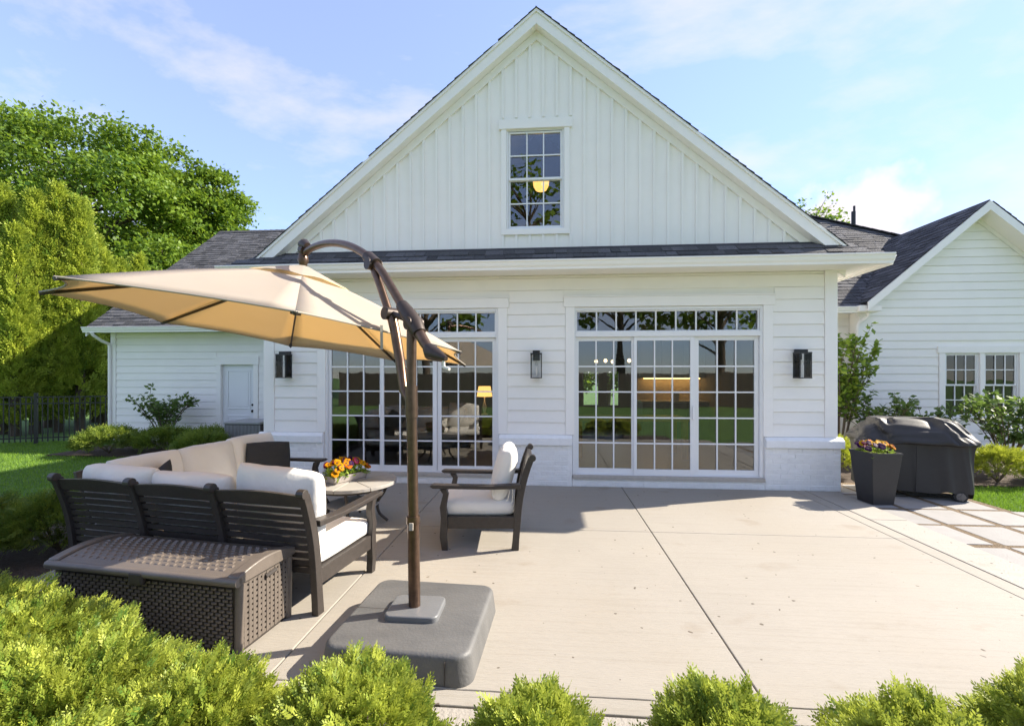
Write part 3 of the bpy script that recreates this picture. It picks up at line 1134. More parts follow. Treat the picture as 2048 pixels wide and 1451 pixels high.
WE = 2.36
wr = MB()
for sg in (-1, 1):
    xe = RAX + sg * WE
    wr.hexa([(RAX, 3.26, RAZ - .02), (xe, 3.26, wz(xe) - .02), (xe, 3.26, wz(xe) - .08), (RAX, 3.26, RAZ - .08)],
            [(RAX, 6.15 if sg < 0 else 9, RAZ - .02), (xe, 3.46 if sg < 0 else 9, wz(xe) - .02), (xe, 3.46 if sg < 0 else 9, wz(xe) - .08), (RAX, 6.15 if sg < 0 else 9, RAZ - .08)])
wro = wr.build('wing_roof', 'roof_deck', house)
wc, wsn = math.cos(math.atan(RSL)), math.sin(math.atan(RSL))
shingles(wro, (RAX - WE - .03, 6.2, wz(RAX - WE) - .05), (0, -1, 0), (wc, 0, wsn), 2.97, (WE + .02) / wc,
         lambda c: c[1] < 3.50 + (c[0] - 6.67) * 1.10, 41, .27)
shingles(wro, (RAX + WE + .03, 3.23, wz(RAX + WE) - .05), (0, 1, 0), (-wc, 0, wsn), 5.5, (WE + .02) / wc, lambda c: True, 42, .3)


def wstrip(xa, xb, o0, o1, y0, y1):
    return MB().hexa([(xa, y0, wz(xa) - o1), (xb, y0, wz(xb) - o1), (xb, y0, wz(xb) - o0), (xa, y0, wz(xa) - o0)],
                     [(xa, y1, wz(xa) - o1), (xb, y1, wz(xb) - o1), (xb, y1, wz(xb) - o0), (xa, y1, wz(xa) - o0)])


for sg in (-1, 1):
    xa, xb = sorted((RAX, RAX + sg * WE))
    wstrip(xa, xb, .045, .235, 3.235, 3.262).build('rake_fascia', 'trim_paint', wro, bevel=.003)
    wstrip(xa, xb, .205, .225, 3.263, RY - .001).build('soffit', 'trim_paint', wro)
    wstrip(xa, xb, .226, .33, RY - .03, RY - .0245).build('frieze_board', 'trim_paint', wro)
gutter(house, PX1 - .3, 6.95, 3.47, 2.945)
MB().box(PX1 - .2, rx0, 3.47, GY + .015, 2.985, 3.0).build('eave_soffit', 'trim_paint', house)
MB().box(6.55, 6.98, 3.30, RY - .003, 2.96, 3.09).build('eave_return', 'trim_paint', house, bevel=.01)
MB().tube([(6.80, 3.42, 2.95), (6.80, 3.44, 2.86), (6.67, 3.52, 2.74), (6.655, 3.545, 2.64), (6.655, 3.545, .05)], .038, 8).build('downspout', 'trim_paint', house, smooth=True)
vp = on_y(1707, 466, 7.0)
MB().tube([(vp.x, 7.0, vp.z - .6), (vp.x, 7.0, vp.z + .62)], .055, 10).tube([(vp.x + .02, 7.0, vp.z + .62), (vp.x + .02, 7.0, vp.z + .78)], .03, 8).build('vent_pipe', 'black_metal', house, smooth=True)

# ================================================================== INSIDE
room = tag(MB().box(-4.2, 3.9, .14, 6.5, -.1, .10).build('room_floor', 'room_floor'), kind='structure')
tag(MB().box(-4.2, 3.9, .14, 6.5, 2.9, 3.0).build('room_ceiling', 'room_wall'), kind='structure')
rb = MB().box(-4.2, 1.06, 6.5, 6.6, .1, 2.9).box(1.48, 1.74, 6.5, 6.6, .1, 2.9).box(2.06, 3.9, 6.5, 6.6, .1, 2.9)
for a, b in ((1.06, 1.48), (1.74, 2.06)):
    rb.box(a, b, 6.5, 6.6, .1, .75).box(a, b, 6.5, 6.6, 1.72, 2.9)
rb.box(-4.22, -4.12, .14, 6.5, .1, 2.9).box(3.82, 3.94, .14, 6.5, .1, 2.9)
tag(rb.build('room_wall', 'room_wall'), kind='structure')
kw = MB().box(2.25, 3.82, 4.9, 5.0, .1, 2.9)
tag(kw.build('kitchen_wall', 'tile'), kind='structure')
kc = thing('kitchen_counter', 'grey kitchen base cabinets with pale worktop seen through right door', 'cabinet', (0, 0, 0))
for i in range(3):
    a = 2.28 + i * .515
    boxo('cabinet_front', 'cabinet', kc, a, a + .505, 4.29, 4.88, .101, .96, .005)
    boxo('cabinet_handle', 'knob', kc, a + .2, a + .31, 4.27, 4.289, .78, .795)
boxo('worktop', 'counter', kc, 2.25, 3.81, 4.25, 4.895, .961, 1.0, .004)
ku = thing('wall_cabinet', 'pale wall cabinets over glowing worktop light behind right door', 'cabinet', (0, 0, 0))
for i in range(3):
    a = 2.28 + i * .515
    boxo('cabinet_front', 'upper_cabinet', ku, a, a + .505, 4.56, 4.897, 1.55, 2.5, .005)
boxo('strip_light', 'strip_glow', ku, 2.4, 3.75, 4.70, 4.76, 1.53, 1.549)
boxo('utensil_box', 'candle', None, 3.05, 3.2, 4.5, 4.64, 1.001, 1.24, .01)
tag(bpy.data.objects['utensil_box'], 'pale utensil holder standing on the kitchen worktop', 'holder')
dt = thing('dining_table', 'oak dining table with square legs inside right glass door', 'table', (1.55, 2.1, .1))
boxo('table_top', 'oak', dt, -1.05, 1.05, -.45, .45, .68, .73, .006)
for sx in (-1, 1):
    for sy in (-1, 1):
        boxo('leg', 'oak', dt, sx * .95 - .05, sx * .95 + .05, sy * .36 - .05, sy * .36 + .05, 0, .679, .004)
ch = thing('chandelier', 'branched ceiling light with round bulbs over the dining table', 'lamp', (1.35, 2.4, 2.9))
MB().tube([(0, 0, 0), (0, 0, -.95)], .012, 8).build('rod', 'black_metal', ch)
for i in range(5):
    a = i * 2 * math.pi / 5 + .3
    e = Vector((.38 * math.cos(a), .38 * math.sin(a), -1.0))
    MB().tube([(0, 0, -.93), e], .008, 6).build('arm', 'black_metal', ch)
    MB().lathe([(.01, -.035), (.028, -.02), (.034, 0), (.028, .02), (.01, .035)], e, 12).build('bulb', 'bulb_glow', ch, smooth=True)
isf = thing('indoor_sofa', 'low grey sofa inside the left glass door', 'sofa', (-2.6, 2.3, .1))
boxo('seat', 'grey_sofa', isf, -.9, .9, -.4, .4, .12, .42, .04)
boxo('backrest', 'grey_sofa', isf, -.9, .9, .41, .62, .12, .82, .05)
for s in (-1, 1):
    boxo('armrest', 'grey_sofa', isf, min(s * .91, s * 1.1), max(s * .91, s * 1.1), -.42, .6, .12, .6, .04)
    boxo('leg', 'oak', isf, s * .8 - .03, s * .8 + .03, -.03, .03, 0, .119)
st = thing('side_table', 'dark side table holding an orange lamp inside left door', 'table', (-1.35, 3.0, .1))
boxo('table_top', 'espresso', st, -.35, .35, -.2, .2, .62, .66)
for sx in (-1, 1):
    for sy in (-1, 1):
        boxo('leg', 'espresso', st, sx * .3 - .02, sx * .3 + .02, sy * .15 - .02, sy * .15 + .02, 0, .619)
tl = thing('table_lamp', 'table lamp with glowing orange shade inside left door', 'lamp', (-1.35, 3.0, .76))
MB().lathe([(.08, 0), (.08, .02), (.02, .04), (.05, .18), (.015, .30), (.012, .42)], n=16).build('lamp_base', 'candle', tl, smooth=True)
MB().lathe([(.17, .40), (.13, .62)], n=24).build('lamp_shade', 'warm_glow', tl, smooth=True)
pl = thing('pendant_lamp', 'glowing amber bowl lamp behind the attic window', 'lamp', (-.10, .9, 5.9))
MB().tube([(0, 0, 0), (0, 0, -1.0)], .01, 8).build('rod', 'black_metal', pl)
MB().lathe([(.02, -1.20), (.09, -1.17), (.125, -1.11), (.135, -1.03), (.05, -1.0)], n=24).build('lamp_shade', 'warm_glow', pl, smooth=True)
tag(MB().prism([(XC - 3.5, 3.5), (XC + 3.5, 3.5), (XC, 6.4)], 2.2, 2.3, 'y').build('attic_wall', 'room_floor'), kind='structure')


# ================================================================== WALL LANTERNS
def lantern(x, label):
    t = thing('wall_lantern', label, 'lantern', (x, -.022, 1.58), 0, 'black wall lanterns beside the glass doors')
    MB().box(-.050, .050, -.02, 0, .26, .41).build('backplate', 'black_metal', t, bevel=.003)
    f = MB()
    b = .006
    for sx in (-1, 1):
        for sy in (-.035, -.20):
            f.box(sx * .074 - b, sx * .074 + b, sy - b, sy + b, .012, .345)
    f.box(-.082, .082, -.208, -.027, 0, .0118).box(-.082, .082, -.208, -.027, .3452, .362).box(-.05, .05, -.165, -.0205, .3622, .40)
    f.build('frame', 'black_metal', t, bevel=.0015)
    for (x0, x1, y0, y1) in ((-.067, .067, -.2015, -.1985), (-.0755, -.0725, -.193, -.042), (.0725, .0755, -.193, -.042)):
        boxo('glass_pane', 'lamp_glass', t, x0, x1, y0, y1, .0125, .3445)
    MB().lathe([(.013, .012), (.013, .17), (.009, .175)], (0, -.118, 0), 14).build('candle_sleeve', 'candle', t, smooth=True)
    MB().lathe([(.008, .176), (.017, .195), (.013, .225), (.003, .25)], (0, -.118, 0), 12).build('bulb', 'lamp_glass', t, smooth=True)


lantern(XC, 'black lantern on the siding between the two glass doors')
lantern(3.53, 'black lantern between the right glass door and house corner')
lantern(-3.98, 'black lantern left of the glass doors under the parasol edge')

# ================================================================== CANTILEVER PARASOL
PB = Vector((-.826, -3.908, 0))
um = thing('cantilever_umbrella', 'tan cantilever parasol with curved bronze arm on square grey base', 'umbrella', PB)
UD = Vector((-.787, .618, 0))


def us(s, z):
    return UD * s + Vector((0, 0, z))


bas = MB().rrect(.432, .428, .09, 0, .155, c=(.024, .0), bev=.030, n=8, top_in=.014).build('base', 'grey_plastic', um, smooth=True)
bas.rotation_euler = (0, 0, R(-3))
MB().box(-.375, -.15, -.002, .002, .1545, .1557).build('seam', 'wicker_dark', bas)
for xx in (-.27, .315):
    MB().box(xx - .0015, xx + .0015, -.4285, -.40, .005, .128).build('seam', 'wicker_dark', bas)
pl_ = MB().rrect(.165, .135, .045, .152, .190, c=(.01, .0), bev=.012, n=6).build('base_plate', 'plate_grey', um, smooth=True)
MB().tube([us(0, .185), us(.012, .70)], .037, 18).tube([us(.012, .70), us(.014, .745)], .042, 18).build('lower_pole', 'bronze', um, smooth=True)
MB().tube([us(.013, .745), us(.03, 1.36)], .033, 18).tube([us(.03, 1.36), us(.036, 1.56)], .039, 18).build('pole', 'bronze', um, smooth=True)
MB().tube([us(.034, 1.56), us(.030, 1.93)], .031, 16).build('upper_pole', 'bronze', um, smooth=True)
MB().bar(us(.012, .715) + Vector((0, -.045, 0)), us(.012, .67) + Vector((0, -.048, 0)), .026, .014).build('pole_clip', 'strap_pale', um, bevel=.003)


def smooth_path(pts, n=6):
    pts = [Vector(p) for p in pts]
    P = [pts[0] * 2 - pts[1]] + pts + [pts[-1] * 2 - pts[-2]]
    out = []
    for i in range(1, len(P) - 2):
        for j in range(n):
            t = j / n
            a, b, c, d = P[i - 1], P[i], P[i + 1], P[i + 2]
            out.append(.5 * ((2 * b) + (c - a) * t + (2 * a - 5 * b + 4 * c - d) * t * t + (3 * b - a - 3 * c + d) * t ** 3))
    out.append(pts[-1])
    return out


arm = smooth_path([us(1.60, 2.690), us(1.466, 2.703), us(1.233, 2.692), us(.978, 2.643), us(.746, 2.563), us(.534, 2.452), us(.370, 2.325), us(.248, 2.197), us(.132, 2.072), us(.005, 1.952), us(-.06, 1.875)])
MB().tube(arm, .029, 14).build('arm', 'bronze', um, smooth=True)
MB().tube([us(.56, 2.467), us(.45, 2.395)], .043, 14).build('arm_collar', 'bronze_dark', um, smooth=True)
MB().tube([us(.14, 2.08), us(.06, 2.005), us(0.0, 1.945), us(-.05, 1.885)], [.040, .052, .056, .044], 14).build('elbow', 'bronze_dark', um, smooth=True)
MB().tube([us(-.04, 1.90), us(-.10, 1.83), us(-.145, 1.785)], [.034, .033, .030], 12).build('crank_arm', 'bronze', um, smooth=True)
MB().tube([us(-.135, 1.795), us(-.17, 1.765), us(-.24, 1.742), us(-.31, 1.722)], [.034, .050, .036, .014], 12).build('grip', 'bronze_dark', um, smooth=True)
MB().tube([us(-.285, 1.725), us(-.29, 1.675), us(-.34, 1.662)], .009, 8).build('crank_handle', 'candle', um, smooth=True)
MB().tube([us(.50, 2.40), us(.402, 2.244), us(.285, 2.04)], .027, 12).build('strut', 'bronze', um, smooth=True)
MB().tube([us(.262, 2.03), us(.218, 1.923), us(.160, 1.724), us(.118, 1.53), us(.05, 1.46)], [.034, .033, .032, .030, .026], 12).build('lower_strut', 'bronze', um, smooth=True)
MB().tube([us(.27, 2.04), us(.02, 1.965)], .020, 10).build('link_bar', 'bronze_dark', um, smooth=True)
for q in ((.27, 2.035), (.49, 2.40), (0.01, 1.95)):
    c = us(*q)
    sd = Vector((.618, .787, 0))
    MB().tube([c - sd * .05, c + sd * .05], .042, 14).build('pivot', 'bronze_dark', um, smooth=True)
MB().tube([us(1.66, 2.725), us(1.60, 2.70)], [.045, .045], 12).build('arm_end', 'bronze_dark', um, smooth=True)
MB().tube([us(1.70, 2.745), us(1.67, 2.765), us(1.62, 2.765), us(1.56, 2.735)], [.012, .04, .045, .03], 12).build('arm_cap', 'bronze_dark', um, smooth=True)
MB().tube([us(1.655, 2.70), us(1.655, 2.66), us(1.652, 2.63), us(1.65, 2.60), us(1.652, 2.535)], [.03, .042, .048, .036, .022], 14).build('swivel', 'bronze', um, smooth=True)
CV = [Vector(p) - PB for p in ((-3.584, -3.748, 2.217), (-3.775, -2.523, 2.144), (-3.048, -1.529, 1.971), (-1.831, -1.351, 1.799),
                               (-.836, -2.091, 1.730), (-.645, -3.316, 1.803), (-1.371, -4.309, 1.975), (-2.589, -4.488, 2.147))]
AP = Vector((-2.136, -2.874, 2.545)) - PB
CN = Vector((.129, .08, 1)).normalized()
cb = MB()
NS, NT = 10, 8
for k in range(8):
    A, B = CV[k], CV[(k + 1) % 8]
    kk = len(cb.v)
    for i in range(NS + 1):
        r_ = .12 + .88 * i / NS
        for j in range(NT + 1):
            t = j / NT
            sc = 1 - .055 * (4 * t * (1 - t)) * r_ ** 2         # scalloped rim
            p = AP + (A * (1 - t) + B * t - AP) * r_ * sc
            p = p - CN * (.040 * 4 * t * (1 - t) * r_ * (1.25 - r_)) + CN * .05 * math.sin(math.pi * r_) * 0.6
            cb.v.append(tuple(p))
    for i in range(NS):
        for j in range(NT):
            a = kk + i * (NT + 1) + j
            cb.f.append((a, a + NT + 1, a + NT + 2, a + 1))
can = cb.build('canopy', 'canopy_cloth', um, smooth=True)
sm = can.modifiers.new('thick', 'SOLIDIFY')
sm.thickness = .003
hem = MB()
for k in range(8):
    A, B = CV[k], CV[(k + 1) % 8]
    pts = []
    for j in range(9):
        t = j / 8
        sc = 1 - .055 * (4 * t * (1 - t))
        pts.append(AP + (A * (1 - t) + B * t - AP) * sc - CN * (.040 * 4 * t * (1 - t) * .25))
    hem.tube(pts, .006, 6)
hem.build('hem', 'strap_pale', can)
vt = MB()
for k in range(8):
    A, B = CV[k], CV[(k + 1) % 8]
    kk = len(vt.v)
    for i in range(5):
        r_ = .03 + .27 * i / 4
        for j in range(5):
            t = j / 4
            sc = 1 - .10 * (4 * t * (1 - t)) * (i / 4)
            vt.v.append(tuple(AP + (A * (1 - t) + B * t - AP) * r_ * sc + CN * (.052 - .018 * (i / 4) + (.012 * 4 * t * (1 - t) * (i / 4)))))
    for i in range(4):
        for j in range(4):
            a = kk + i * 5 + j
            vt.f.append((a, a + 5, a + 6, a + 1))
vo = vt.build('vent_flap', 'canopy_cloth', can, smooth=True)
hub = AP - CN * .36
MB().tube([AP + CN * .05, hub], .022, 10).build('mast', 'rib_metal', um)
MB().tube([hub + CN * .03, hub - CN * .035], .045, 14).build('hub', 'rib_metal', um, smooth=True)
for k in range(8):
    V = CV[k]
    o = -CN * .018
    rb_ = MB().bar(AP + o + (V - AP) * .03, V + o * .6, .014, .022).build('rib', 'rib_metal', um)
    MB().bar(hub, AP + (V - AP) * .50 + o, .010, .014).build('strut', 'rib_metal', rb_)
    MB().bar(V + (AP - V) * .05 - CN * .012, V - CN * .006, .03, .012).build('rib_tip', 'strap', rb_)
p0 = CV[5] + (AP - CV[5]) * .30
q0 = on_y(763, 650, -3.98) - PB
MB().bar(q0, q0 + Vector((.005, -.01, -.15)), .016, .005).build('tie_strap', 'strap_pale', um)


# ================================================================== SOFT THINGS
def cushion_mesh(name, w, d, h, m, ex=8.0, pw=.33, seed=0, wr=.012, n=18, sag=0.0):
    """box or knife-edge cushion: w x d footprint, h thick, centred"""
    vs, fs = [], []
    off = seed * 3.7
    for side in (1, -1):
        k = len(vs)
        for i in range(n + 1):
            for j in range(n + 1):
                u, v = -1 + 2 * i / n, -1 + 2 * j / n
                u, v = math.sin(u * math.pi / 2), math.sin(v * math.pi / 2)
                t = (max(0, 1 - abs(u) ** ex) * max(0, 1 - abs(v) ** ex)) ** pw
                x = w / 2 * u * (1 - .035 * v * v * (1 - t))
                y = d / 2 * v * (1 - .035 * u * u * (1 - t))
                z = side * h / 2 * t * (1 + .18 * (1 - u * u) * (1 - v * v))
                q = mnoise.noise(Vector((x * 4 + off, y * 4, z * 5 + off))) * wr + mnoise.noise(Vector((x * 13, y * 5 + off, z * 13))) * wr * .45
                if side > 0 and sag:
                    z -= sag * (1 - u * u) * (1 - v * v)
                vs.append((x + q * .5, y + q * .5, z + q * t))
        for i in range(n):
            for j in range(n):
                a = k + i * (n + 1) + j
                f = (a, a + 1, a + n + 2, a + n + 1)
                fs.append(f if side < 0 else f[::-1])
    me = bpy.data.meshes.new(name)
    me.from_pydata(vs, [], fs)
    b = bmesh.new()
    b.from_mesh(me)
    bmesh.ops.remove_doubles(b, verts=b.verts, dist=.0008)
    bmesh.ops.recalc_face_normals(b, faces=b.faces)
    b.to_mesh(me)
    b.free()
    me.materials.append(MATS[m])
    me.polygons.foreach_set('use_smooth', [True] * len(me.polygons))
    return me


# ================================================================== SECTIONAL SOFA
SA = R(-8.7)
so_ = thing('sectional_sofa', 'dark slatted L-shaped sectional sofa with cream cushions', 'sofa', (-3.72, -3.39, 0), SA)
W1, W2, DP, HB = 2.215, 2.02, .74, .855


def back_pt(t):
    """side curve of the rake back: t=0 ground .. 1 top -> (offset, z)"""
    z = HB * t
    if z < .36:
        return (0.015 - .03 * (z / .36), z)
    s = (z - .36) / (HB - .36)
    return (-.015 - .045 * s - .075 * s * s, z)


def post(parent, fn, w=.05, th=.06, top=True):
    """curved rear post; fn maps (along, offset, z) to local coordinates"""
    b = MB()
    N = 9
    rings = []
    for i in range(N + 1):
        o, z = back_pt(i / N)
        t2 = th * (1.05 if i else 1.15)
        rings.append([fn(-w / 2, o - t2 / 2, z), fn(w / 2, o - t2 / 2, z), fn(w / 2, o + t2 / 2, z), fn(-w / 2, o + t2 / 2, z)])
    k = len(b.v)
    for rg in rings:
        b.v += rg
    for i in range(N):
        for j in range(4):
            b.f.append((k + i * 4 + j, k + i * 4 + (j + 1) % 4, k + i * 4 + 4 + (j + 1) % 4, k + i * 4 + 4 + j))
    b.f += [(k + 3, k + 2, k + 1, k), tuple(k + N * 4 + j for j in range(4))]
    o, z = back_pt(1)
    b.tube([fn(-w * .55, o - .012, z + .0), fn(w * .55, o - .012, z + .0)], .033, 12)
    return b.build('post', 'espresso', parent, bevel=.004)


def slat_back(parent, fn, a0, a1, nsl=9):
    """fn(along, off, z); a top rail and slats between two posts"""
    o, z = back_pt(.955)
    b = MB()
    n = 8
    top, bot = [], []
    for i in range(n + 1):
        a = a0 + (a1 - a0) * i / n
        rise = .018 * math.sin(math.pi * i / n)
        top.append((a, z + .022 + rise))
        bot.append((a, z - .060))
    kk = len(b.v)
    for i in range(n + 1):
        for (a, zz) in (bot[i], top[i]):
            oo = back_pt(min(zz / HB, 1))[0]
            b.v += [fn(a, oo - .016, zz), fn(a, oo + .016, zz)]
    for i in range(n):
        p = kk + i * 4
        b.f += [(p, p + 4, p + 6, p + 2), (p + 1, p + 3, p + 7, p + 5), (p + 2, p + 6, p + 7, p + 3), (p, p + 1, p + 5, p + 4)]
    b.f += [(kk, kk + 2, kk + 3, kk + 1), (kk + n * 4, kk + n * 4 + 1, kk + n * 4 + 3, kk + n * 4 + 2)]
    b.build('top_rail', 'espresso', parent, bevel=.003)
    for i in range(nsl):
        zc = .30 + (z - .095 - .30) * i / (nsl - 1)
        o0, o1 = back_pt((zc - .018) / HB)[0], back_pt((zc + .018) / HB)[0]
        m = MB().hexa([fn(a0, o0 - .009, zc - .018), fn(a1, o0 - .009, zc - .018), fn(a1, o0 + .009, zc - .018), fn(a0, o0 + .009, zc - .018)],
                      [fn(a0, o1 - .009, zc + .018), fn(a1, o1 - .009, zc + .018), fn(a1, o1 + .009, zc + .018), fn(a0, o1 + .009, zc + .018)])
        m.build('slat', 'espresso', parent)


def f_front(a, o, z):
    return (a, o, z)


def f_left(a, o, z):
    return (o, a, z)


PA = [0.02, .75, 1.46, W1 - .03]
for a in PA:
    post(so_, lambda p, o, z, a=a: f_front(a + p, o, z))
for a0, a1 in zip(PA[:-1], PA[1:]):
    slat_back(so_, f_front, a0 + .026, a1 - .026)
PBk = [.70, 1.35, W2 - .03]
for a in PBk:
    post(so_, lambda p, o, z, a=a: f_left(a + p, o, z))
for a0, a1 in zip([.05] + PBk[:-1], PBk):
    slat_back(so_, f_left, a0 + .026, a1 - .026)


def arm_side(parent, fn, z_arm=.635):
    """fn(depth, across, z): front leg, side rails and flat arm at the open end"""
    b = MB()
    pr_ = [(0.66, 0), (.715, 0), (.735, .12), (.725, .30), (.735, .40), (.705, .52), (.735, z_arm - .04), (.675, z_arm - .04), (.655, .52), (.675, .40), (.66, .28), (.672, .12)]
    n = len(pr_)
    b.add([fn(p, -.027, z) for p, z in pr_] + [fn(p, .027, z) for p, z in pr_],
          [tuple(range(n)), tuple(range(2 * n - 1, n - 1, -1))] + [(i, (i + 1) % n, n + (i + 1) % n, n + i) for i in range(n)])
    b.build('front_leg', 'espresso', parent, bevel=.004)
    prf = [(-.02, z_arm + .012), (.25, z_arm - .004), (.55, z_arm), (.80, z_arm + .006), (.83, z_arm - .008), (.80, z_arm - .03), (.55, z_arm - .034), (.25, z_arm - .038), (-.02, z_arm - .03)]
    n = len(prf)
    a = MB().add([fn(p, -.042, z) for p, z in prf] + [fn(p, .042, z) for p, z in prf],
                 [tuple(range(n)), tuple(range(2 * n - 1, n - 1, -1))] + [(i, (i + 1) % n, n + (i + 1) % n, n + i) for i in range(n)])
    a.build('armrest', 'espresso', parent, bevel=.006)
    c = MB().add([fn(p, q, z) for q in (-.018, .018) for p, z in ((.02, .20), (.66, .20), (.66, .31), (.02, .31))],
                 [(0, 1, 2, 3), (7, 6, 5, 4), (0, 4, 5, 1), (1, 5, 6, 2), (2, 6, 7, 3), (3, 7, 4, 0)])
    c.build('side_rail', 'espresso', parent, bevel=.003)


arm_side(so_, lambda p, q, z: (W1 - .03 + q, p, z))
arm_side(so_, lambda p, q, z: (p, W2 - .03 + q, z))
MB().box(.70, W1 - .06, .67, .705, .20, .31).build('front_rail', 'espresso', so_, bevel=.003)
MB().box(.67, .705, .70, W2 - .06, .20, .31).build('front_rail', 'espresso', so_, bevel=.003)
MB().box(.04, W1 - .06, .03, .668, .27, .30).box(.04, .668, .669, W2 - .06, .27, .30).build('seat_deck', 'espresso', so_)
MB().box(.665, .715, .665, .715, 0, .269).build('inner_leg', 'espresso', so_, bevel=.004)


def put_cushion(name, parent, me, loc, rot):
    return place(name, me, parent, loc, tuple(R(a) for a in rot))


seat1 = cushion_mesh('seat_cushion', .72, .70, .135, 'cushion', 10, .28, 1, .010)
seat2 = cushion_mesh('seat_cushion', .69, .66, .135, 'cushion', 10, .28, 2, .010)
for x in (1.09, 1.815):
    put_cushion('seat_cushion', so_, seat1 if x < 1.5 else cushion_mesh('seat_cushion', .72, .72, .14, 'cushion', 10, .28, 5, .012), (x, .385, .367), (0, 0, 0))
put_cushion('seat_cushion', so_, cushion_mesh('seat_cushion', .70, .70, .135, 'cushion', 10, .28, 3, .01), (.37, .375, .367), (0, 0, 0))
for y in (1.045, 1.69):
    put_cushion('seat_cushion', so_, cushion_mesh('seat_cushion', .70, .63, .135, 'cushion', 10, .28, int(y * 9), .01), (.375, y, .367), (0, 0, 0))
bk = [(.42, 14, .50), (1.10, 15, .48), (1.80, 16, .54)]
for x, sd, hh in bk:
    put_cushion('back_cushion', so_, cushion_mesh('back_cushion', .70, hh, .18, 'cushion', 5, .36, sd, .034), (x, .075 if x < 1.7 else .12, .43 + hh / 2 - .005), (90 + (10 if x < 1.7 else 6), 4 if x > 1.7 else 0, 0))
for y, sd, hh in ((.50, 24, .50), (1.10, 25, .50), (1.69, 26, .52)):
    put_cushion('back_cushion', so_, cushion_mesh('back_cushion', .62, hh, .19, 'cushion', 5, .36, sd, .022), (.085, y, .43 + hh / 2 - .005), (90 + 11, 0, -90))
# loose dark cushions


def sofa_world(p):
    return Matrix.Translation((-3.72, -3.39, 0)) @ Matrix.Rotation(SA, 4, 'Z') @ Vector(p)


pm_ = cushion_mesh('throw_pillow', .45, .45, .15, 'dark_fabric', 2.6, .5, 31, .012)
for loc, rot, lab in (((.36, 1.62, .655), (74, 3, 52), 'square charcoal throw pillow upright at far end of the sofa'),
                      ((.25, .42, .60), (62, 30, -50), 'charcoal throw pillow half hidden in the sofa corner')):
    o = place('throw_pillow', pm_, None, sofa_world(loc), (R(rot[0]), R(rot[1]), R(rot[2]) + SA))
    tag(o, lab, 'pillow', 'dark throw pillows on the sofa')

# ================================================================== ARMCHAIR (faces left)
ac = thing('armchair', 'dark wooden patio armchair with cream cushions facing the round table', 'chair', (-.275, -2.15, 0), R(90) + R(4))
# local: x across, y forward (becomes -x in the world), back at y=0
AW = .66


def chair_post(s):
    post(ac, lambda p, o, z, s=s: (s * (AW / 2) + p, o + .03, z))


for s in (-1, 1):
    chair_post(s)
slat_back(ac, lambda a, o, z: (a, o + .03, z), -AW / 2 + .026, AW / 2 - .026)
for s in (-1, 1):
    arm_side(ac, lambda p, q, z, s=s: (s * (AW / 2) + q, p + .01, z), .605)
MB().box(-AW / 2 + .03, AW / 2 - .03, .68, .715, .20, .31).build('front_rail', 'espresso', ac, bevel=.003)
MB().box(-AW / 2 + .03, AW / 2 - .03, .05, .675, .27, .30).build('seat_deck', 'espresso', ac)
put_cushion('seat_cushion', ac, cushion_mesh('seat_cushion', .60, .70, .15, 'cushion', 10, .28, 41, .012), (0, .40, .374), (0, 0, 0))
put_cushion('back_cushion', ac, cushion_mesh('back_cushion', .58, .50, .18, 'cushion', 5, .36, 42, .022), (0, .155, .675), (90 + 14, 0, 0))

# ================================================================== ROUND TABLE
tb = thing('round_table', 'round patio table with pale top and curved dark legs', 'table', (-2.13, -1.86, 0))
for i in range(8):
    a0, a1 = i * math.pi / 4 + .006, (i + 1) * math.pi / 4 - .006
    pts = [(.012 * math.cos((a0 + a1) / 2), .012 * math.sin((a0 + a1) / 2))] + [(.465 * math.cos(a0 + (a1 - a0) * j / 6), .465 * math.sin(a0 + (a1 - a0) * j / 6)) for j in range(7)]
    MB().prism(pts, .435, .47, 'z').build('top_segment', 'table_stone', tb, bevel=.004)
MB().lathe([(.40, .40), (.42, .41), (.42, .434)], n=40).build('apron', 'espresso', tb, smooth=True)
MB().lathe([(.26, .20), (.275, .205), (.275, .225), (.26, .23)], n=32).build('lower_shelf', 'table_stone', tb, smooth=True)
for i in range(4):
    a = R(12) + i * math.pi / 2
    c, s = math.cos(a), math.sin(a)
    pts = smooth_path([(c * .36, s * .36, .42), (c * .33, s * .33, .33), (c * .26, s * .26, .22), (c * .28, s * .28, .10), (c * .37, s * .37, .012)], 5)
    MB().tube(pts, .016, 8).build('leg', 'espresso', tb, smooth=True)


# ================================================================== FLOWERS
def flower_mesh(name, mp, seed):
    r = random.Random(seed)
    b = MB()
    for i in range(5):
        a = i * 2 * math.pi / 5 + r.uniform(-.2, .2)
        L = .034 * r.uniform(.85, 1.15)
        ca, sa = math.cos(a), math.sin(a)
        pts = []
        for t, w, zz in ((.0, .004, .0), (.35, .018, .006), (.75, .023, .007), (1.0, .010, .001)):
            for s in (-1, 1):
                pts.append((ca * L * t - sa * w * s, sa * L * t + ca * w * s, zz + i * .0008))
        b.add(pts, [(0, 2, 3, 1), (2, 4, 5, 3), (4, 6, 7, 5)])
    me = b.mesh(name, mp, True, fix=False)
    me.materials.append(MATS['petal_eye'])
    k = len(me.vertices)
    bm = bmesh.new()
    bm.from_mesh(me)
    bmesh.ops.create_circle(bm, cap_ends=True, radius=.009, segments=8, matrix=Matrix.Translation((0, 0, .010)))
    bm.faces.ensure_lookup_table()
    bm.faces[-1].material_index = 1
    bm.to_mesh(me)
    bm.free()
    return me


FL = {c: flower_mesh('flower', 'petal_' + c, i) for i, c in enumerate(('yellow', 'gold', 'orange', 'purple', 'wine'))}


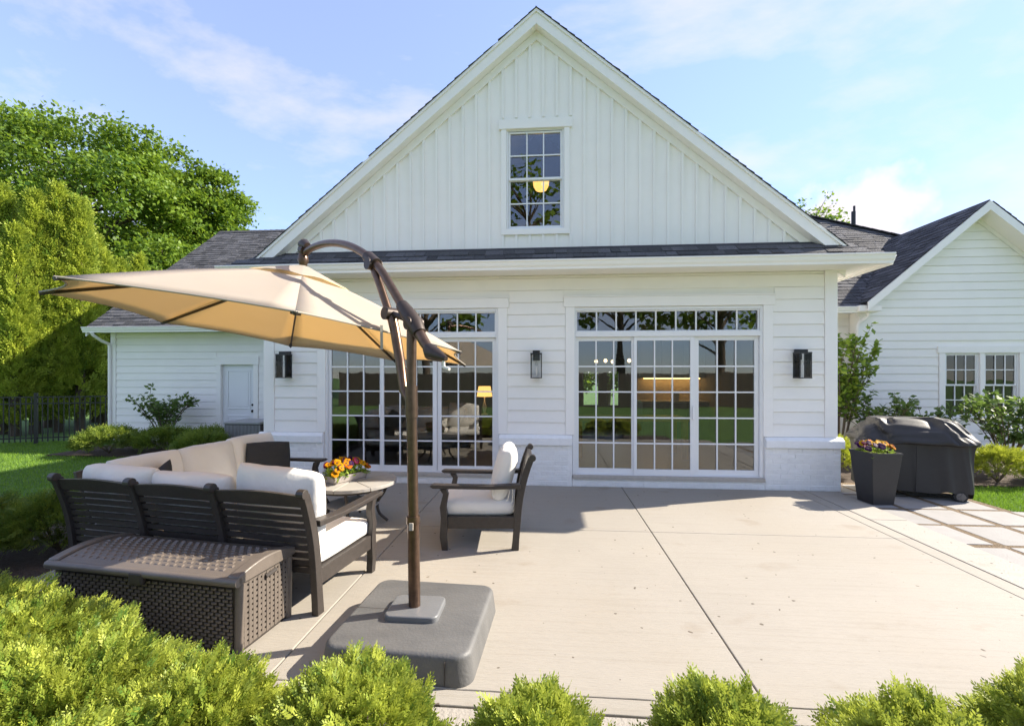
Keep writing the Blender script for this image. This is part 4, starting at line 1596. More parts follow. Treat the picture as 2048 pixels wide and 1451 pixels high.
def flowers(parent, spots, seed):
    r = random.Random(seed)
    for (x, y, z, c, s) in spots:
        n = Vector((x * 1.4 + r.uniform(-.3, .3), y * 1.4 - .55 + r.uniform(-.3, .3), .55))
        q = n.to_track_quat('Z', 'Y').to_euler()
        place('flower', FL[c], parent, (x, y, z), q, (s, s, s))


def leaf_heap(parent, hx, hy, z0, h, n, m, seed, L=.05):
    g = np.random.default_rng(seed)
    c = np.stack([g.uniform(-hx, hx, n), g.uniform(-hy, hy, n), np.zeros(n)], 1)
    dome = np.sqrt(np.clip(1 - (c[:, 0] / (hx * 1.1)) ** 2 * .8 - (c[:, 1] / (hy * 1.1)) ** 2 * .8, .02, 1))
    c[:, 2] = z0 + h * dome * g.uniform(.05, 1, n)
    d = np.stack([c[:, 0] / hx, c[:, 1] / hy, g.uniform(-.2, .9, n)], 1) + g.normal(scale=.6, size=(n, 3))
    nr = unit(np.array([0, 0, 1.]) + g.normal(scale=.55, size=(n, 3)))
    Q = leaves(c, d, nr, L * g.uniform(.6, 1.2, n), L * .62 * g.uniform(.6, 1.2, n))
    o = bpy.data.objects.new('foliage', quadmesh('foliage', Q, g.uniform(0, 1, n), m))
    link(o, parent)
    return o


fb = thing('flower_tray', 'grey tray of yellow and purple pansies on the round table', 'planter', (-2.20, -1.90, .4705), R(62))
tx, ty = .20, .085
tr_ = MB().box(-tx, tx, -ty, ty, 0, .012)
tr_.hexa([(-tx, -ty, 0), (tx, -ty, 0), (tx + .02, -ty - .02, .085), (-tx - .02, -ty - .02, .085)], [(-tx, -ty + .012, .0), (tx, -ty + .012, 0), (tx + .02, -ty - .006, .085), (-tx - .02, -ty - .006, .085)])
tr_.hexa([(-tx, ty, 0), (tx, ty, 0), (tx + .02, ty + .02, .085), (-tx - .02, ty + .02, .085)], [(-tx, ty - .012, .0), (tx, ty - .012, 0), (tx + .02, ty + .006, .085), (-tx - .02, ty + .006, .085)])
for s in (-1, 1):
    tr_.hexa([(s * tx, -ty, 0), (s * tx, ty, 0), (s * (tx + .02), ty + .02, .085), (s * (tx + .02), -ty - .02, .085)],
             [(s * (tx - .012), -ty, 0), (s * (tx - .012), ty, 0), (s * (tx + .006), ty + .02, .085), (s * (tx + .006), -ty - .02, .085)])
tr_.build('tray', 'tray_grey', fb)
boxo('compost', 'soil', fb, -tx - .004, tx + .004, -ty - .004, ty + .004, .0125, .068)
leaf_heap(fb, .22, .12, .06, .15, 420, 'leaf_lime', 51, .05)
g = random.Random(52)
sp = []
for i in range(44):
    x, y = g.uniform(-.22, .22), g.uniform(-.125, .125)
    zz = .10 + .12 * math.sqrt(max(0, 1 - (x / .26) ** 2 - .5 * (y / .15) ** 2)) + g.uniform(-.015, .02)
    sp.append((x, y, zz, (g.choice(['purple', 'purple', 'wine', 'gold']) if -.02 < x < .09 and y < .03 else g.choice(['gold', 'yellow', 'gold', 'orange', 'yellow', 'wine'])), g.uniform(.9, 1.35)))
flowers(fb, sp, 53)

# tall tapered planter by the house corner
tp = thing('tall_planter', 'tall tapered charcoal planter of pansies beside the covered grill', 'planter', (4.235, -.50, -.018), R(5))
PHt = .655
pb = MB()
for (h0, h1, w0, w1) in ((0, PHt, .132, .192),):
    pb.hexa([(-w0, -w0, 0), (w0, -w0, 0), (w0, w0, 0), (-w0, w0, 0)], [(-w1, -w1, PHt), (w1, -w1, PHt), (w1, w1, PHt), (-w1, w1, PHt)])
pb.f.pop(1)
pb.build('pot', 'dark_pot', tp, bevel=.006)
rim = MB()
for (x0, x1, y0, y1) in ((-.196, .196, -.196, -.174), (-.196, .196, .174, .196), (-.196, -.174, -.174, .174), (.174, .196, -.174, .174)):
    rim.box(x0, x1, y0, y1, PHt - .02, PHt + .006)
rim.build('rim', 'dark_pot', tp)
boxo('compost', 'soil', tp, -.173, .173, -.173, .173, PHt - .08, PHt - .03)
leaf_heap(tp, .17, .17, PHt - .04, .11, 260, 'leaf_lime', 61, .05)
sp = []
for i in range(34):
    a, r_ = g.uniform(0, 2 * math.pi), .20 * math.sqrt(g.random())
    x, y = r_ * math.cos(a), r_ * math.sin(a)
    zz = PHt + .01 + .10 * math.sqrt(max(0, 1 - (r_ / .22) ** 2)) + g.uniform(-.01, .015)
    c = g.choice(['gold', 'yellow', 'orange', 'gold']) if x > -.02 else g.choice(['purple', 'purple', 'wine', 'gold'])
    sp.append((x, y, zz, c, g.uniform(1.0, 1.4)))
flowers(tp, sp, 63)

# ================================================================== DECK BOX
db = thing('deck_box', 'brown woven plastic deck box behind the sofa back', 'storage box', (-1.775, -4.19, 0), R(-6.5))
BL, BD, BH = 1.345, .445, .43
# local: x from -BL to 0, y from 0 (front) to BD
MB().hexa([(-BL + .02, .015, 0), (-.02, .015, 0), (-.02, BD - .015, 0), (-BL + .02, BD - .015, 0)],
          [(-BL + .006, .006, BH), (-.006, .006, BH), (-.006, BD - .006, BH), (-BL + .006, BD - .006, BH)]).build('body', 'wicker_dark', db)


def weave(name, o, ud, vd, nn, W, H, cw, chh, parent, gapx=.28, gapz=.22, stag=True, m='wicker', bowed=0.0, hgt=.009):
    b = MB()
    o, ud, vd, nn = Vector(o), Vector(ud), Vector(vd), Vector(nn)
    rows, cols = int(H / chh), int(W / cw)
    for r_ in range(rows):
        for c in range(-1, cols + 1):
            u0 = (c + (.5 if (stag and r_ % 2) else 0)) * cw + cw * gapx / 2
            u1 = u0 + cw * (1 - gapx)
            u0, u1 = max(u0, 0), min(u1, W)
            if u1 - u0 < cw * .15:
                continue
            v0, v1 = r_ * chh + chh * gapz / 2, (r_ + 1) * chh - chh * gapz / 2
            um_ = (u0 + u1) / 2
            h = hgt

            def P(u, v, k):
                return o + ud * u + vd * v + nn * (k + (bowed * (1 - (2 * v / H - 1) ** 2)))
            ring = [P(u0, v0, 0), P(u1, v0, 0), P(u1, v1, 0), P(u0, v1, 0)]
            e, e2 = (u1 - u0) * .22, (v1 - v0) * .2
            tp_ = [P(u0 + e, v0 + e2, h), P(u1 - e, v0 + e2, h), P(u1 - e, v1 - e2, h), P(u0 + e, v1 - e2, h)]
            b.hexa(ring, tp_)
    return b.build(name, m, parent, kind='stuff')


weave('weave_front', (-BL + .05, .012, .02), (1, 0, 0), (0, -.012 / .4, 1), (0, -1, 0), BL - .10, .385, .052, .0215, db)
lat = MB()
for i in range(11):
    y = .035 + i * .0357
    lat.box(-.012, .0005 + .002 * (i % 2), y, y + .021, .03, .405)
for i in range(12):
    z = .03 + i * .033
    lat.box(-.0125, -.0005, .03, BD - .03, z, z + .0195)
lat.build('end_lattice', 'wicker', db, kind='stuff')
for (x, y) in ((-.018, .014), (-BL + .018, .014), (-.018, BD - .014), (-BL + .018, BD - .014)):
    MB().tube([(x * (1), y, 0), (x + (.008 if x > -.5 else -.008), y, BH)], .024, 10).build('corner_post', 'wicker', db, smooth=True)
# lid: bowed from front to back
LX0, LX1 = -BL - .025, .02


def lidz(y):
    t = (y + .03) / (BD + .05)
    return BH + .014 + .052 * math.sin(math.pi * min(max(.10 + .85 * t, 0), 1))


NL = 12
lv = MB()
ysl = [-.03 + (BD + .05) * i / NL for i in range(NL + 1)]
for xa, xb, up in ((LX0, LX0 + .075, .012), (LX1 - .075, LX1, .012), (LX0 + .075, LX1 - .075, 0)):
    k = len(lv.v)
    for y in ysl:
        zt = lidz(y) + up
        lv.v += [(xa, y, zt), (xb, y, zt), (xa, y, BH - .012), (xb, y, BH - .012)]
    for i in range(NL):
        p = k + i * 4
        lv.f += [(p, p + 1, p + 5, p + 4), (p + 2, p + 6, p + 7, p + 3), (p, p + 4, p + 6, p + 2), (p + 1, p + 3, p + 7, p + 5)]
    lv.f += [(k, k + 2, k + 3, k + 1), (k + NL * 4, k + NL * 4 + 1, k + NL * 4 + 3, k + NL * 4 + 2)]
lid = lv.build('lid', 'wicker', db, smooth=True, bevel=.008)
MB().tube([(LX0, -.028, BH + .008), (LX1, -.028, BH + .008)], .026, 10).build('lid_roll', 'wicker', lid, smooth=True)
wb = MB()
cw, ch_ = .058, .036
for r_ in range(int((BD - .05) / ch_)):
    for c in range(int((BL - .18) / cw)):
        x = LX0 + .10 + (c + (.5 if r_ % 2 else 0)) * cw
        y = .02 + r_ * ch_
        if x + cw > LX1 - .08:
            continue
        z0_, z1_ = lidz(y) - .001, lidz(y + ch_ * .7) - .001
        a = [(x, y, z0_), (x + cw * .66, y, z0_), (x + cw * .66, y + ch_ * .7, z1_), (x, y + ch_ * .7, z1_)]
        q = .16
        bq = [(x + cw * q, y + ch_ * q, z0_ + .007), (x + cw * .5, y + ch_ * q, z0_ + .007), (x + cw * .5, y + ch_ * .54, z1_ + .006), (x + cw * q, y + ch_ * .54, z1_ + .006)]
        wb.hexa(a, bq)
wb.build('lid_weave', 'wicker', lid, kind='stuff')
MB().box(-BL / 2 - .05, -BL / 2 + .05, -.058, -.02, BH - .055, BH + .022).build('latch', 'wicker_dark', db, bevel=.012)
MB().tube([(.004, .20, .375), (.006, .29, .385)], .013, 8).build('handle_slot', 'wicker_dark', db)

# ================================================================== COVERED GRILL
gl = thing('covered_grill', 'gas grill under a crumpled black cover beside the house corner', 'grill', (5.02, .0, -.02), R(-21))
prof = [(.12, .60, .300), (.30, .600, .300), (.50, .605, .300), (.66, .615, .302), (.715, .63, .306), (.735, .665, .345), (.775, .660, .338), (.83, .61, .305), (.90, .535, .262), (.97, .47, .205), (1.03, .42, .14), (1.055, .36, .08)]
rings = []
for (a0, b0, c0), (a1, b1, c1) in zip(prof[:-1], prof[1:]):
    for t in (0, 1 / 3, 2 / 3):
        rings.append((a0 + (a1 - a0) * t, b0 + (b1 - b0) * t, c0 + (c1 - c0) * t))
rings.append(prof[-1])
cv, cf = [], []
NP = 150


def ridge(p):
    return 1 - 2 * abs(mnoise.noise(p))


for i, (z, hw_, hd) in enumerate(rings):
    for j in range(NP):
        a = 2 * math.pi * j / NP
        c, s = math.cos(a), math.sin(a)
        ex = .30
        x = hw_ * math.copysign(abs(c) ** ex, c)
        y = hd * math.copysign(abs(s) ** ex, s)
        if z < .73:
            fold = mnoise.noise(Vector((x * 3.4, y * 3.4, z * .7))) * .060 + (ridge(Vector((x * 8 + z * .8, y * 8, 3.3))) - .5) * .040
        else:
            fold = (ridge(Vector((x * 5 + z * 5, y * 5 - z * 3, z * 2.0))) - .5) * .070 + (ridge(Vector((x * 11 + z * 9, y * 9, z * 5))) - .5) * .026
        zz = z
        if .70 < z < .86:
            zz += .035 * mnoise.noise(Vector((x * 4.0, y * 3, 8))) * 1.6
        elif z >= .86:
            zz += (ridge(Vector((x * 4.6 + y * 3, y * 7, 4))) - .6) * .055
        elif i == 0:
            zz += .05 * mnoise.noise(Vector((x * 4, y * 4, 2))) - (.085 if x > .40 else .03) * (1 if y > -.2 or x < .3 else .25)
        nn_ = Vector((x / hw_, y / hd, 0)).normalized()
        cv.append((x + nn_.x * fold, y + nn_.y * fold, zz))
for i in range(len(rings) - 1):
    for j in range(NP):
        j2 = (j + 1) % NP
        cf.append((i * NP + j, i * NP + j2, (i + 1) * NP + j2, (i + 1) * NP + j))
cf.append(tuple((len(rings) - 1) * NP + j for j in range(NP)))
cg = MB().add(cv, cf).build('cover', 'cover_cloth', gl, smooth=True)
ss = cg.modifiers.new('sub', 'SUBSURF')
ss.levels = ss.render_levels = 1
for pth in ([(-.02, -.325, .10), (-.015, -.33, .40), (-.01, -.338, .70)],):
    MB().tube(pth, .006, 6).build('seam', 'cover_cloth', cg)
for x in (-.42, .45):
    w = MB()
    if x > 0:
        mw = MB().tube([(x, -.27, .068), (x, -.225, .068)], .075, 24).build('wheel', 'rubber', gl, smooth=True, bevel=.006)
        mw.rotation_euler = (0, 0, 0)
        MB().tube([(x, -.278, .068), (x, -.268, .068)], .048, 18).build('rim', 'wheel_grey', mw)
        for i in range(5):
            a = i * 2 * math.pi / 5
            MB().bar((x, -.279, .068), (x + .052 * math.cos(a), -.279, .068 + .052 * math.sin(a)), .014, .01).build('spoke', 'wheel_grey', mw)
        boxo('leg', 'black_metal', gl, x - .02, x + .02, -.22, .22, .068, .5)
    else:
        boxo('leg', 'candle', gl, x - .035, x + .035, -.25, -.19, .045, .5)
        MB().tube([(x - .015, -.22, .022), (x + .015, -.22, .022)], .022, 12).build('caster', 'rubber', gl)
        boxo('leg', 'black_metal', gl, x - .03, x + .03, .18, .24, 0, .5)

# ================================================================== AIR CONDITIONER
au = thing('air_conditioner', 'grey louvred air conditioner behind the left house corner', 'air conditioner', (-6.3, 2.6, -.04))
boxo('pad', 'paver', au, -.52, .42, -.42, .42, 0, .06)
boxo('case', 'wicker_dark', au, -.44, .33, -.34, .34, .061, .63)
for i in range(26):
    x = -.435 + i * .0305
    boxo('louvre', 'ac_grey', au, x, x + .015, -.356, -.341, .08, .62)
boxo('top', 'ac_grey', au, -.455, .345, -.36, .36, .631, .69, .02)


# ================================================================== PLANTS
def bush(name, label, cat, x, y, rx, ry, h, m, n, L, seed, group=None, pairs=4, core=.5, up=.45, wid=.34, z0=-.03, lumpy=.22, trunk=True):
    g = np.random.default_rng(seed)
    t = thing(name, label, cat, (x, y, z0), 0, group)
    d = fibdirs(n, g, -.35)
    rr = core + (1 - core) * np.sqrt(g.uniform(0, 1, n))
    lm = 1 + lumpy * lump(d, seed, 2.6) + lumpy * .5 * lump(d, seed + 3, 6.0)
    c = np.stack([d[:, 0] * rx, d[:, 1] * ry, d[:, 2] * h * .56], 1) * (rr * lm)[:, None]
    c[:, 2] += h * .46
    keep = c[:, 2] > .015
    c, d = c[keep], d[keep]
    dd = d * np.array([1, 1, .7]) + np.array([0, 0, up]) + g.normal(scale=.35, size=c.shape)
    Q, k = sprays(c, dd, L * g.uniform(.65, 1.25, len(c)), g, pairs, wid, .75, d + np.array([0, 0, .35]) + g.normal(scale=.45, size=c.shape))
    cl = np.array([mnoise.noise(Vector((p[0] * 9 + seed, p[1] * 9, p[2] * 9))) for p in c])
    tt = np.tile(np.clip(.48 + .55 * cl + g.normal(0, .2, len(c)), 0, 1), k)
    tt = np.clip(tt + g.normal(0, .10, len(tt)), 0, 1)
    o = bpy.data.objects.new('foliage', quadmesh('foliage', Q, tt, m))
    link(o, t)
    tb_ = MB()
    r2 = random.Random(seed)
    for i in range(10):
        a = r2.uniform(0, 6.28)
        e = r2.uniform(.5, .85)
        tb_.tube([(0, 0, 0), (rx * .3 * math.cos(a), ry * .3 * math.sin(a), h * .3), (rx * e * math.cos(a), ry * e * math.sin(a), h * r2.uniform(.4, .8))], [.012, .008, .003], 5)
    tb_.build('stems', 'twig', t)
    return t


GF = 'clipped globe evergreens along the near patio edge'
fore = [(-3.15, -4.62, .46, .42, .60, 'bright green globe evergreen at the far left of the front row'),
        (-2.50, -4.78, .46, .44, .62, 'bright green globe evergreen tallest in front of deck box'),
        (-1.95, -5.02, .42, .40, .60, 'bright green globe evergreen below the deck box corner'),
        (-1.40, -5.02, .34, .32, .50, 'bright green globe evergreen between deck box and parasol base'),
        (-2.55, -5.45, .45, .40, .56, 'bright green globe evergreen in the bottom left corner'),
        (-1.62, -5.42, .36, .34, .52, 'bright green globe evergreen at the bottom edge below deck box'),
        (-1.66, -4.97, .30, .28, .46, 'small globe evergreen tucked between its larger neighbours'),
        (-.74, -5.02, .32, .30, .53, 'bright green globe evergreen right in front of parasol base'),
        (-.03, -5.05, .265, .27, .485, 'small globe evergreen just right of the parasol base'),
        (.62, -5.05, .265, .27, .535, 'globe evergreen by the long patio joint'),
        (1.32, -5.03, .33, .30, .50, 'globe evergreen second from the bottom right corner'),
        (1.92, -5.00, .40, .34, .57, 'globe evergreen in the bottom right corner')]
for i, (x, y, rx, ry, h, lab) in enumerate(fore):
    bush('globe_evergreen', lab, 'shrub', x, y, rx, ry, h * (.86 if i < 3 else .92), 'leaf_arborvitae', int(7200 * (rx * h) / .2), .047, 100 + i, GF, 4, .60, .45, .42, lumpy=.36)

GY_ = 'dark clipped yews beside the sofa'
for i, (x, y, rx, ry, h, lab) in enumerate([(-4.62, -2.75, .36, .42, .52, 'dark green yew against the sofa corner post'), (-5.15, -3.05, .42, .45, .50, 'dark green yew left of the sofa at photo edge'),
                                             (-4.75, -3.75, .34, .36, .40, 'low dark yew beside the left patio border'), (-4.6, -1.9, .36, .4, .5, 'dark green yew behind the sofa corner')]):
    bush('yew', lab, 'shrub', x, y, rx, ry, h, 'leaf_yew', 2600, .075, 140 + i, GY_, 4, .6, .3, .30)
GB = 'low mounds along the garage wing'
for i, (x, y, rx, ry, h, lab) in enumerate([(-9.3, 2.2, .55, .5, .50, 'low rounded yew nearest the black fence'), (-8.3, 2.5, .55, .5, .46, 'low rounded yew under the leafy open shrub'),
                                             (-7.4, 2.6, .55, .5, .45, 'low rounded yew below the white side door'), (-6.9, 1.9, .5, .45, .42, 'low rounded yew in front of air conditioner')]):
    bush('mounded_yew', lab, 'shrub', x, y, rx, ry, h, 'leaf_yew', 1500, .12, 150 + i, GB, 3, .6, .3, .36)


def open_shrub(name, label, x, y, h, sp, m, seed, nb=12, nl=26, L=.085, z0=-.03, group=None, wl=.6):
    """stems fanning out from one base with leaves along them"""
    g = np.random.default_rng(seed)
    r2 = random.Random(seed)
    t = thing(name, label, 'shrub', (x, y, z0), 0, group)
    b = MB()
    C, D = [], []
    for i in range(nb):
        a = r2.uniform(0, 2 * math.pi)
        rr = sp * r2.uniform(.35, 1)
        e = Vector((rr * math.cos(a), rr * math.sin(a) * .6, h * r2.uniform(.6, 1.0)))
        mid = e * .5 + Vector((0, 0, .12 * h))
        pts = smooth_path([(0, 0, 0), mid, e], 5)
        b.tube(pts, [.014 * (1 - .8 * k / (len(pts) - 1)) for k in range(len(pts))], 5)
        tw = [pts]
        for k in range(3):
            s0 = pts[r2.randint(3, len(pts) - 2)]
            e2 = s0 + Vector((r2.uniform(-.3, .3) * sp, r2.uniform(-.25, .25) * sp, r2.uniform(.1, .3) * h))
            b.tube([s0, e2], [.006, .002], 4)
            tw.append([s0, s0.lerp(e2, .5), e2])
        for path_ in tw:
            for k in range(nl // 3):
                f = r2.uniform(.35, 1) * (len(path_) - 1)
                p = path_[int(f)].lerp(path_[min(int(f) + 1, len(path_) - 1)], f % 1)
                C.append(p + Vector((r2.gauss(0, .02), r2.gauss(0, .02), r2.gauss(0, .02))))
                D.append((r2.gauss(0, 1), r2.gauss(0, 1), r2.gauss(.25, .6)))
    C, D = np.array([tuple(c) for c in C]), np.array(D)
    nr = unit(np.array([0, 0, 1.]) + g.normal(scale=.5, size=C.shape))
    ll = L * g.uniform(.6, 1.2, len(C))
    Q = leaves(C, D, nr, ll, ll * wl)
    b.build('stems', 'twig', t)
    o = bpy.data.objects.new('leaves', quadmesh('leaves', Q, g.uniform(0, 1, len(C)), m))
    link(o, t)
    return t


open_shrub('open_shrub', 'airy leafy shrub with bare twigs against garage siding', -9.0, 3.25, 1.22, .85, 'leaf_shrub', 170, 20, 42, .105)
open_shrub('tall_shrub', 'tall light green shrub rising behind the right house corner', 5.65, 2.5, 2.4, .78, 'leaf_lime', 171, 24, 80, .13)
open_shrub('hydrangea', 'leafy shrub right behind the covered grill', 6.35, 2.4, 1.25, .85, 'leaf_shrub', 172, 18, 40, .11)
open_shrub('hydrangea', 'leafy shrub below the left wing window', 7.3, 2.6, 1.05, .8, 'leaf_shrub', 173, 16, 38, .11)
open_shrub('hydrangea', 'dense leafy shrub at the right photo edge under windows', 8.0, 1.8, 1.30, .9, 'leaf_shrub', 174, 20, 48, .11)
bush('barberry', 'rounded yellow green bush right of the covered grill', 'shrub', 6.95, .85, .42, .36, .52, 'leaf_barberry', 1500, .08, 180, None, 3, .6, .4, .45)
bush('barberry', 'low yellow green bush at right edge beyond the lawn', 'shrub', 8.0, .9, .42, .36, .50, 'leaf_barberry', 1300, .08, 181, None, 3, .6, .4, .45)
bush('barberry', 'yellow green bush peeking out behind the tall planter', 'shrub', 4.75, 1.15, .34, .3, .60, 'leaf_barberry', 900, .08, 182, None, 3, .6, .4, .45)


def conifer(x, y, h, r, label, seed, n=4600, L=.23):
    r = r * .62
    g = np.random.default_rng(seed)
    t = thing('arborvitae', label, 'tree', (x, y, -.08), 0, 'tall arborvitae row behind the black fence')
    MB().tube([(0, 0, 0), (.03, 0, h * .5), (0, .02, h * .93)], [.13, .08, .015], 8).build('trunk', 'bark', t, smooth=True)
    nc = n // 14
    zc = g.uniform(.05, 1, nc) ** .85
    ac_ = g.uniform(0, 2 * np.pi, nc)
    ci = g.integers(0, nc, n)
    z = np.clip(zc[ci] + g.normal(scale=.13 / h, size=n), .03, 1)
    a = ac_[ci] + g.normal(scale=.22, size=n)
    prof = np.where(z < .25, .80 + .8 * z, np.clip((1 - z) / .75, 0, 1) ** .62)
    prof = prof * (1 + np.array([.30 * mnoise.noise(Vector((math.cos(p) * 1.9 + seed, math.sin(p) * 1.9, q * h * 1.0))) + .25 * mnoise.noise(Vector((math.cos(p) * 4.5 + seed, math.sin(p) * 4.5, q * h * 2.6))) for p, q in zip(a, z)]))
    rr = r * prof * ((.72 + .34 * g.uniform(0, 1, nc))[ci] + g.normal(scale=.07, size=n))
    c = np.stack([rr * np.cos(a), rr * np.sin(a), z * h], 1)
    d = np.stack([np.cos(a), np.sin(a), np.full(n, .9)], 1) + g.normal(scale=.35, size=(n, 3))
    tang = np.stack([-np.sin(a), np.cos(a), np.zeros(n)], 1)
    Q, k = sprays(c, d, L * g.uniform(.6, 1.25, n), g, 3, .42, .7, np.stack([np.cos(a), np.sin(a), np.full(n, .3)], 1) + g.normal(scale=.5, size=(n, 3)))
    cl = np.array([mnoise.noise(Vector((p[0] * 2.2 + seed, p[1] * 2.2, p[2] * 2.2))) for p in c])
    tt = np.clip(np.tile(.5 + .3 * cl + g.normal(0, .22, nc)[ci] + g.normal(0, .10, n), k) + g.normal(0, .08, n * k), 0, 1)
    o = bpy.data.objects.new('crown', quadmesh('crown', Q, tt, 'leaf_conifer'))
    link(o, t)


CON = [(4, 372, 5.0, .95, 'tall arborvitae at the left photo edge'), (70, 386, 5.2, .85, 'tall arborvitae second from the left photo edge'),
       (117, 372, 5.6, .80, 'tallest arborvitae with brownish front'), (160, 398, 5.9, .80, 'arborvitae with pointed top right of the tallest'),
       (30, 455, 4.7, .75, 'shorter arborvitae in front of the left pair'), (205, 505, 7.0, .95, 'lower arborvitae above the parasol tip'),
       (240, 522, 8.6, 1.0, 'low rounded arborvitae left of the garage roof'), (276, 512, 9.4, 1.0, 'low rounded arborvitae nearest the garage roof'),
       (95, 470, 6.6, .95, 'shadowed arborvitae filling the gap behind the tallest'), (188, 470, 8.2, 1.1, 'dark arborvitae deep behind the fence end')]
for i, (u, v, y, r_, lab) in enumerate(CON):
    p = on_y(u, v, y)
    conifer(p.x, y, p.z, r_, lab, 200 + i)


def broadleaf(name, label, x, y, top, rx, rz, cz, n_cl, per, leaf, seed, m='leaf_maple', trunk_r=.28, sparse=1.0, clump=.16, parts=True, group=None):
    g = np.random.default_rng(seed)
    r2 = random.Random(seed)
    t = thing(name, label, 'tree', (x, y, -.08), 0, group)
    d = fibdirs(n_cl, g, -.75)
    lm = 1 + .20 * lump(d, seed, 1.8) + .12 * lump(d, seed + 5, 4.5)
    rr = (.35 + .65 * g.uniform(0, 1, n_cl) ** .45) * lm
    C = np.stack([d[:, 0] * rx, d[:, 1] * rx, d[:, 2] * rz], 1) * rr[:, None]
    C[:, 2] += cz
    b = MB()
    b.tube(smooth_path([(0, 0, 0), (.1, .05, cz * .35), (0, 0, cz * .75), (.05, .1, cz + rz * .5)], 4),
           [trunk_r * (1.15 - 1.0 * k / 12) for k in range(13)], 10)
    b.build('trunk', 'bark', t, smooth=True)
    lb = MB()
    for i in r2.sample(range(n_cl), min(46, n_cl)):
        e = Vector(C[i])
        s0 = Vector((0, 0, max(cz * .35, min(cz + rz * .3, e.z - e.xy.length * .55))))
        mid = s0.lerp(e, .5) + Vector((0, 0, .06 * e.xy.length))
        pts = smooth_path([s0, mid, e], 4)
        lb.tube(pts, [trunk_r * .32 * (1 - .9 * k / (len(pts) - 1)) for k in range(len(pts))], 5)
    lb.build('limbs', 'bark', t)
    n = n_cl * per
    ci = np.repeat(np.arange(n_cl), per)
    cr_ = clump * rx * g.uniform(.6, 1.3, n_cl)
    off = g.normal(size=(n, 3)) * np.array([1, 1, .5]) * .55 * cr_[ci][:, None]
    c = C[ci] + off
    outw = unit(C[ci] - np.array([0, 0, cz - rz * .3]))
    dd = g.normal(size=(n, 3)) + outw * .6 + np.array([0, 0, -.15])
    nr = unit(np.array([0, 0, .9]) + outw * .5 + g.normal(scale=.45, size=(n, 3)))
    ll = leaf * g.uniform(.6, 1.25, n)
    Q = leaves(c, dd, nr, ll, ll * .75)
    tt = np.clip(np.repeat(g.normal(.5, .2, n_cl), per) + g.normal(0, .18, n), 0, 1)
    o = bpy.data.objects.new('crown', quadmesh('crown', Q, tt, m))
    link(o, t)


def tree_at(name, label, u, vtop, y, pr_px, vc, **k):
    p = on_y(u, vtop, y)
    s = (p - Vector((0, -CD, CH))).dot(Vector((-math.sin(YAW), math.cos(YAW), 0))) / FPX
    cz = CH + (VH - vc) * s
    broadleaf(name, label, p.x, y, p.z, pr_px * s, (p.z - cz) * .93, cz, **k)


tree_at('maple', 'large round maple towering behind the arborvitae row', 160, 232, 17, 268, 460, n_cl=640, per=150, leaf=.22, seed=301, trunk_r=.4, clump=.11)
tree_at('maple', 'smaller maple crown reaching over the garage roof', 400, 325, 20, 92, 430, n_cl=200, per=110, leaf=.22, seed=302, clump=.20)
tree_at('maple', 'low bright green tree between arborvitae and garage roof', 330, 470, 13.5, 90, 545, n_cl=130, per=90, leaf=.18, seed=303, clump=.2, trunk_r=.15)
tree_at('young_tree', 'thin sparse young tree top showing above the right roof', 1632, 386, 22, 52, 450, n_cl=60, per=16, leaf=.22, seed=304, clump=.22, trunk_r=.1)
# trees and board fence at the far end of the garden, mirrored in the glass
for i, (x, y, h, r_) in enumerate([(-9, -26, 13, 4.2), (-1.5, -31, 20, 5.0), (5.5, -28, 15, 4.5), (12.5, -27, 14, 4.8)]):
    broadleaf('garden_tree', ['leafy tree mirrored in left glass door', 'tall tree mirrored in the attic window', 'tall tree mirrored in right transom', 'broad tree mirrored at right of the glass'][i],
              x, y, h, r_, h * .38, h * .62, 95, 18, .6, 320 + i, trunk_r=.3, clump=.2, group='trees at the end of the garden')
gf = thing('board_fence', 'brown board fence mirrored in the glass doors', 'fence', (0, -17, -.07))
pkm = MB().box(-.07, .07, -.01, .01, 0, 1.8).mesh('plank', 'fence_wood')
for i in range(150):
    place('plank', pkm, gf, (-11.3 + i * .15, rnd.uniform(-.004, .004), rnd.uniform(-.01, .01)))
for zz in (.4, 1.5):
    boxo('rail', 'fence_wood', gf, -11.4, 11.3, -.06, -.012, zz, zz + .09)

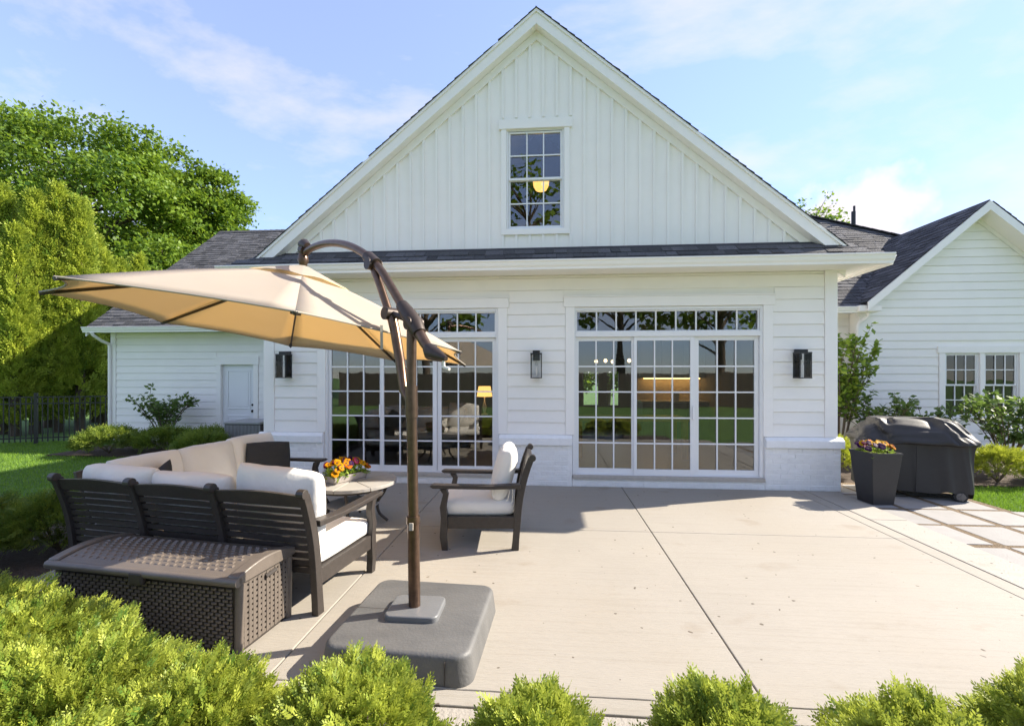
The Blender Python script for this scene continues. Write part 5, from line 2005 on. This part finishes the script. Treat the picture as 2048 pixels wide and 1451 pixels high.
# black metal fence from the garage corner to the left
fa, fbp = Vector((-11.05, 3.98, -.07)), Vector((-15.6, 2.1, -.07))
mf = thing('metal_fence', 'black metal picket fence running left from the garage', 'fence', fa, math.atan2((fbp - fa).y, (fbp - fa).x))
FLn = (fbp - fa).length
pk = MB().box(-.009, .009, -.009, .009, .06, 1.17).mesh('picket', 'fence_metal')
for i in range(int(FLn / .105)):
    place('picket', pk, mf, (.05 + i * .105, 0, 0))
for zz in (.14, .98, 1.14):
    boxo('rail', 'fence_metal', mf, 0, FLn, -.016, .016, zz, zz + .03)
for i in range(4):
    boxo('post', 'fence_metal', mf, i * FLn / 3.2 - .03, i * FLn / 3.2 + .03, -.03, .03, 0, 1.26)


# grass blades on the two strips of lawn the camera sees
def grass(name, label, poly, n, seed):
    g = np.random.default_rng(seed)
    xs_, ys_ = [p[0] for p in poly], [p[1] for p in poly]
    P = np.stack([g.uniform(min(xs_), max(xs_), n), g.uniform(min(ys_), max(ys_), n)], 1)
    ins = np.zeros(n, bool)
    m_ = len(poly)
    for i in range(m_):
        (x0, y0), (x1, y1) = poly[i], poly[(i + 1) % m_]
        if y0 != y1:
            ins ^= ((y0 > P[:, 1]) != (y1 > P[:, 1])) & (P[:, 0] < (x1 - x0) * (P[:, 1] - y0) / (y1 - y0) + x0)
    P = P[ins]
    n = len(P)
    c = np.concatenate([P, np.full((n, 1), -.072)], 1)
    d = np.stack([g.normal(scale=.35, size=n), g.normal(scale=.35, size=n), np.ones(n)], 1)
    L = g.uniform(.03, .065, n)
    Q = leaves(c, d, g.normal(size=(n, 3)), L, np.full(n, .007))
    o = bpy.data.objects.new(name, quadmesh(name, Q, g.uniform(0, 1, n), 'grass_blade'))
    link(o)
    tag(o, label, 'grass', kind='stuff')


grass('grass', 'mown lawn grass left of the patio', [(-16, -3.2), (-5.3, -3.2), (-5.3, 1.8), (-10.4, 1.9), (-10.9, 4.6), (-16, 2.2)], 150000, 401)
grass('grass', 'mown lawn grass right of the stepping pavers', [(5.72, -.62), (9.5, -1.4), (9.5, .6), (5.72, .6)], 32000, 402)

broadleaf('back_garden_tree', 'sunlit green tree seen through the far windows of the room', 3.1, 17, 5, 2.6, 2.3, 2.6, 90, 40, .3, 350, trunk_r=.15, clump=.2)
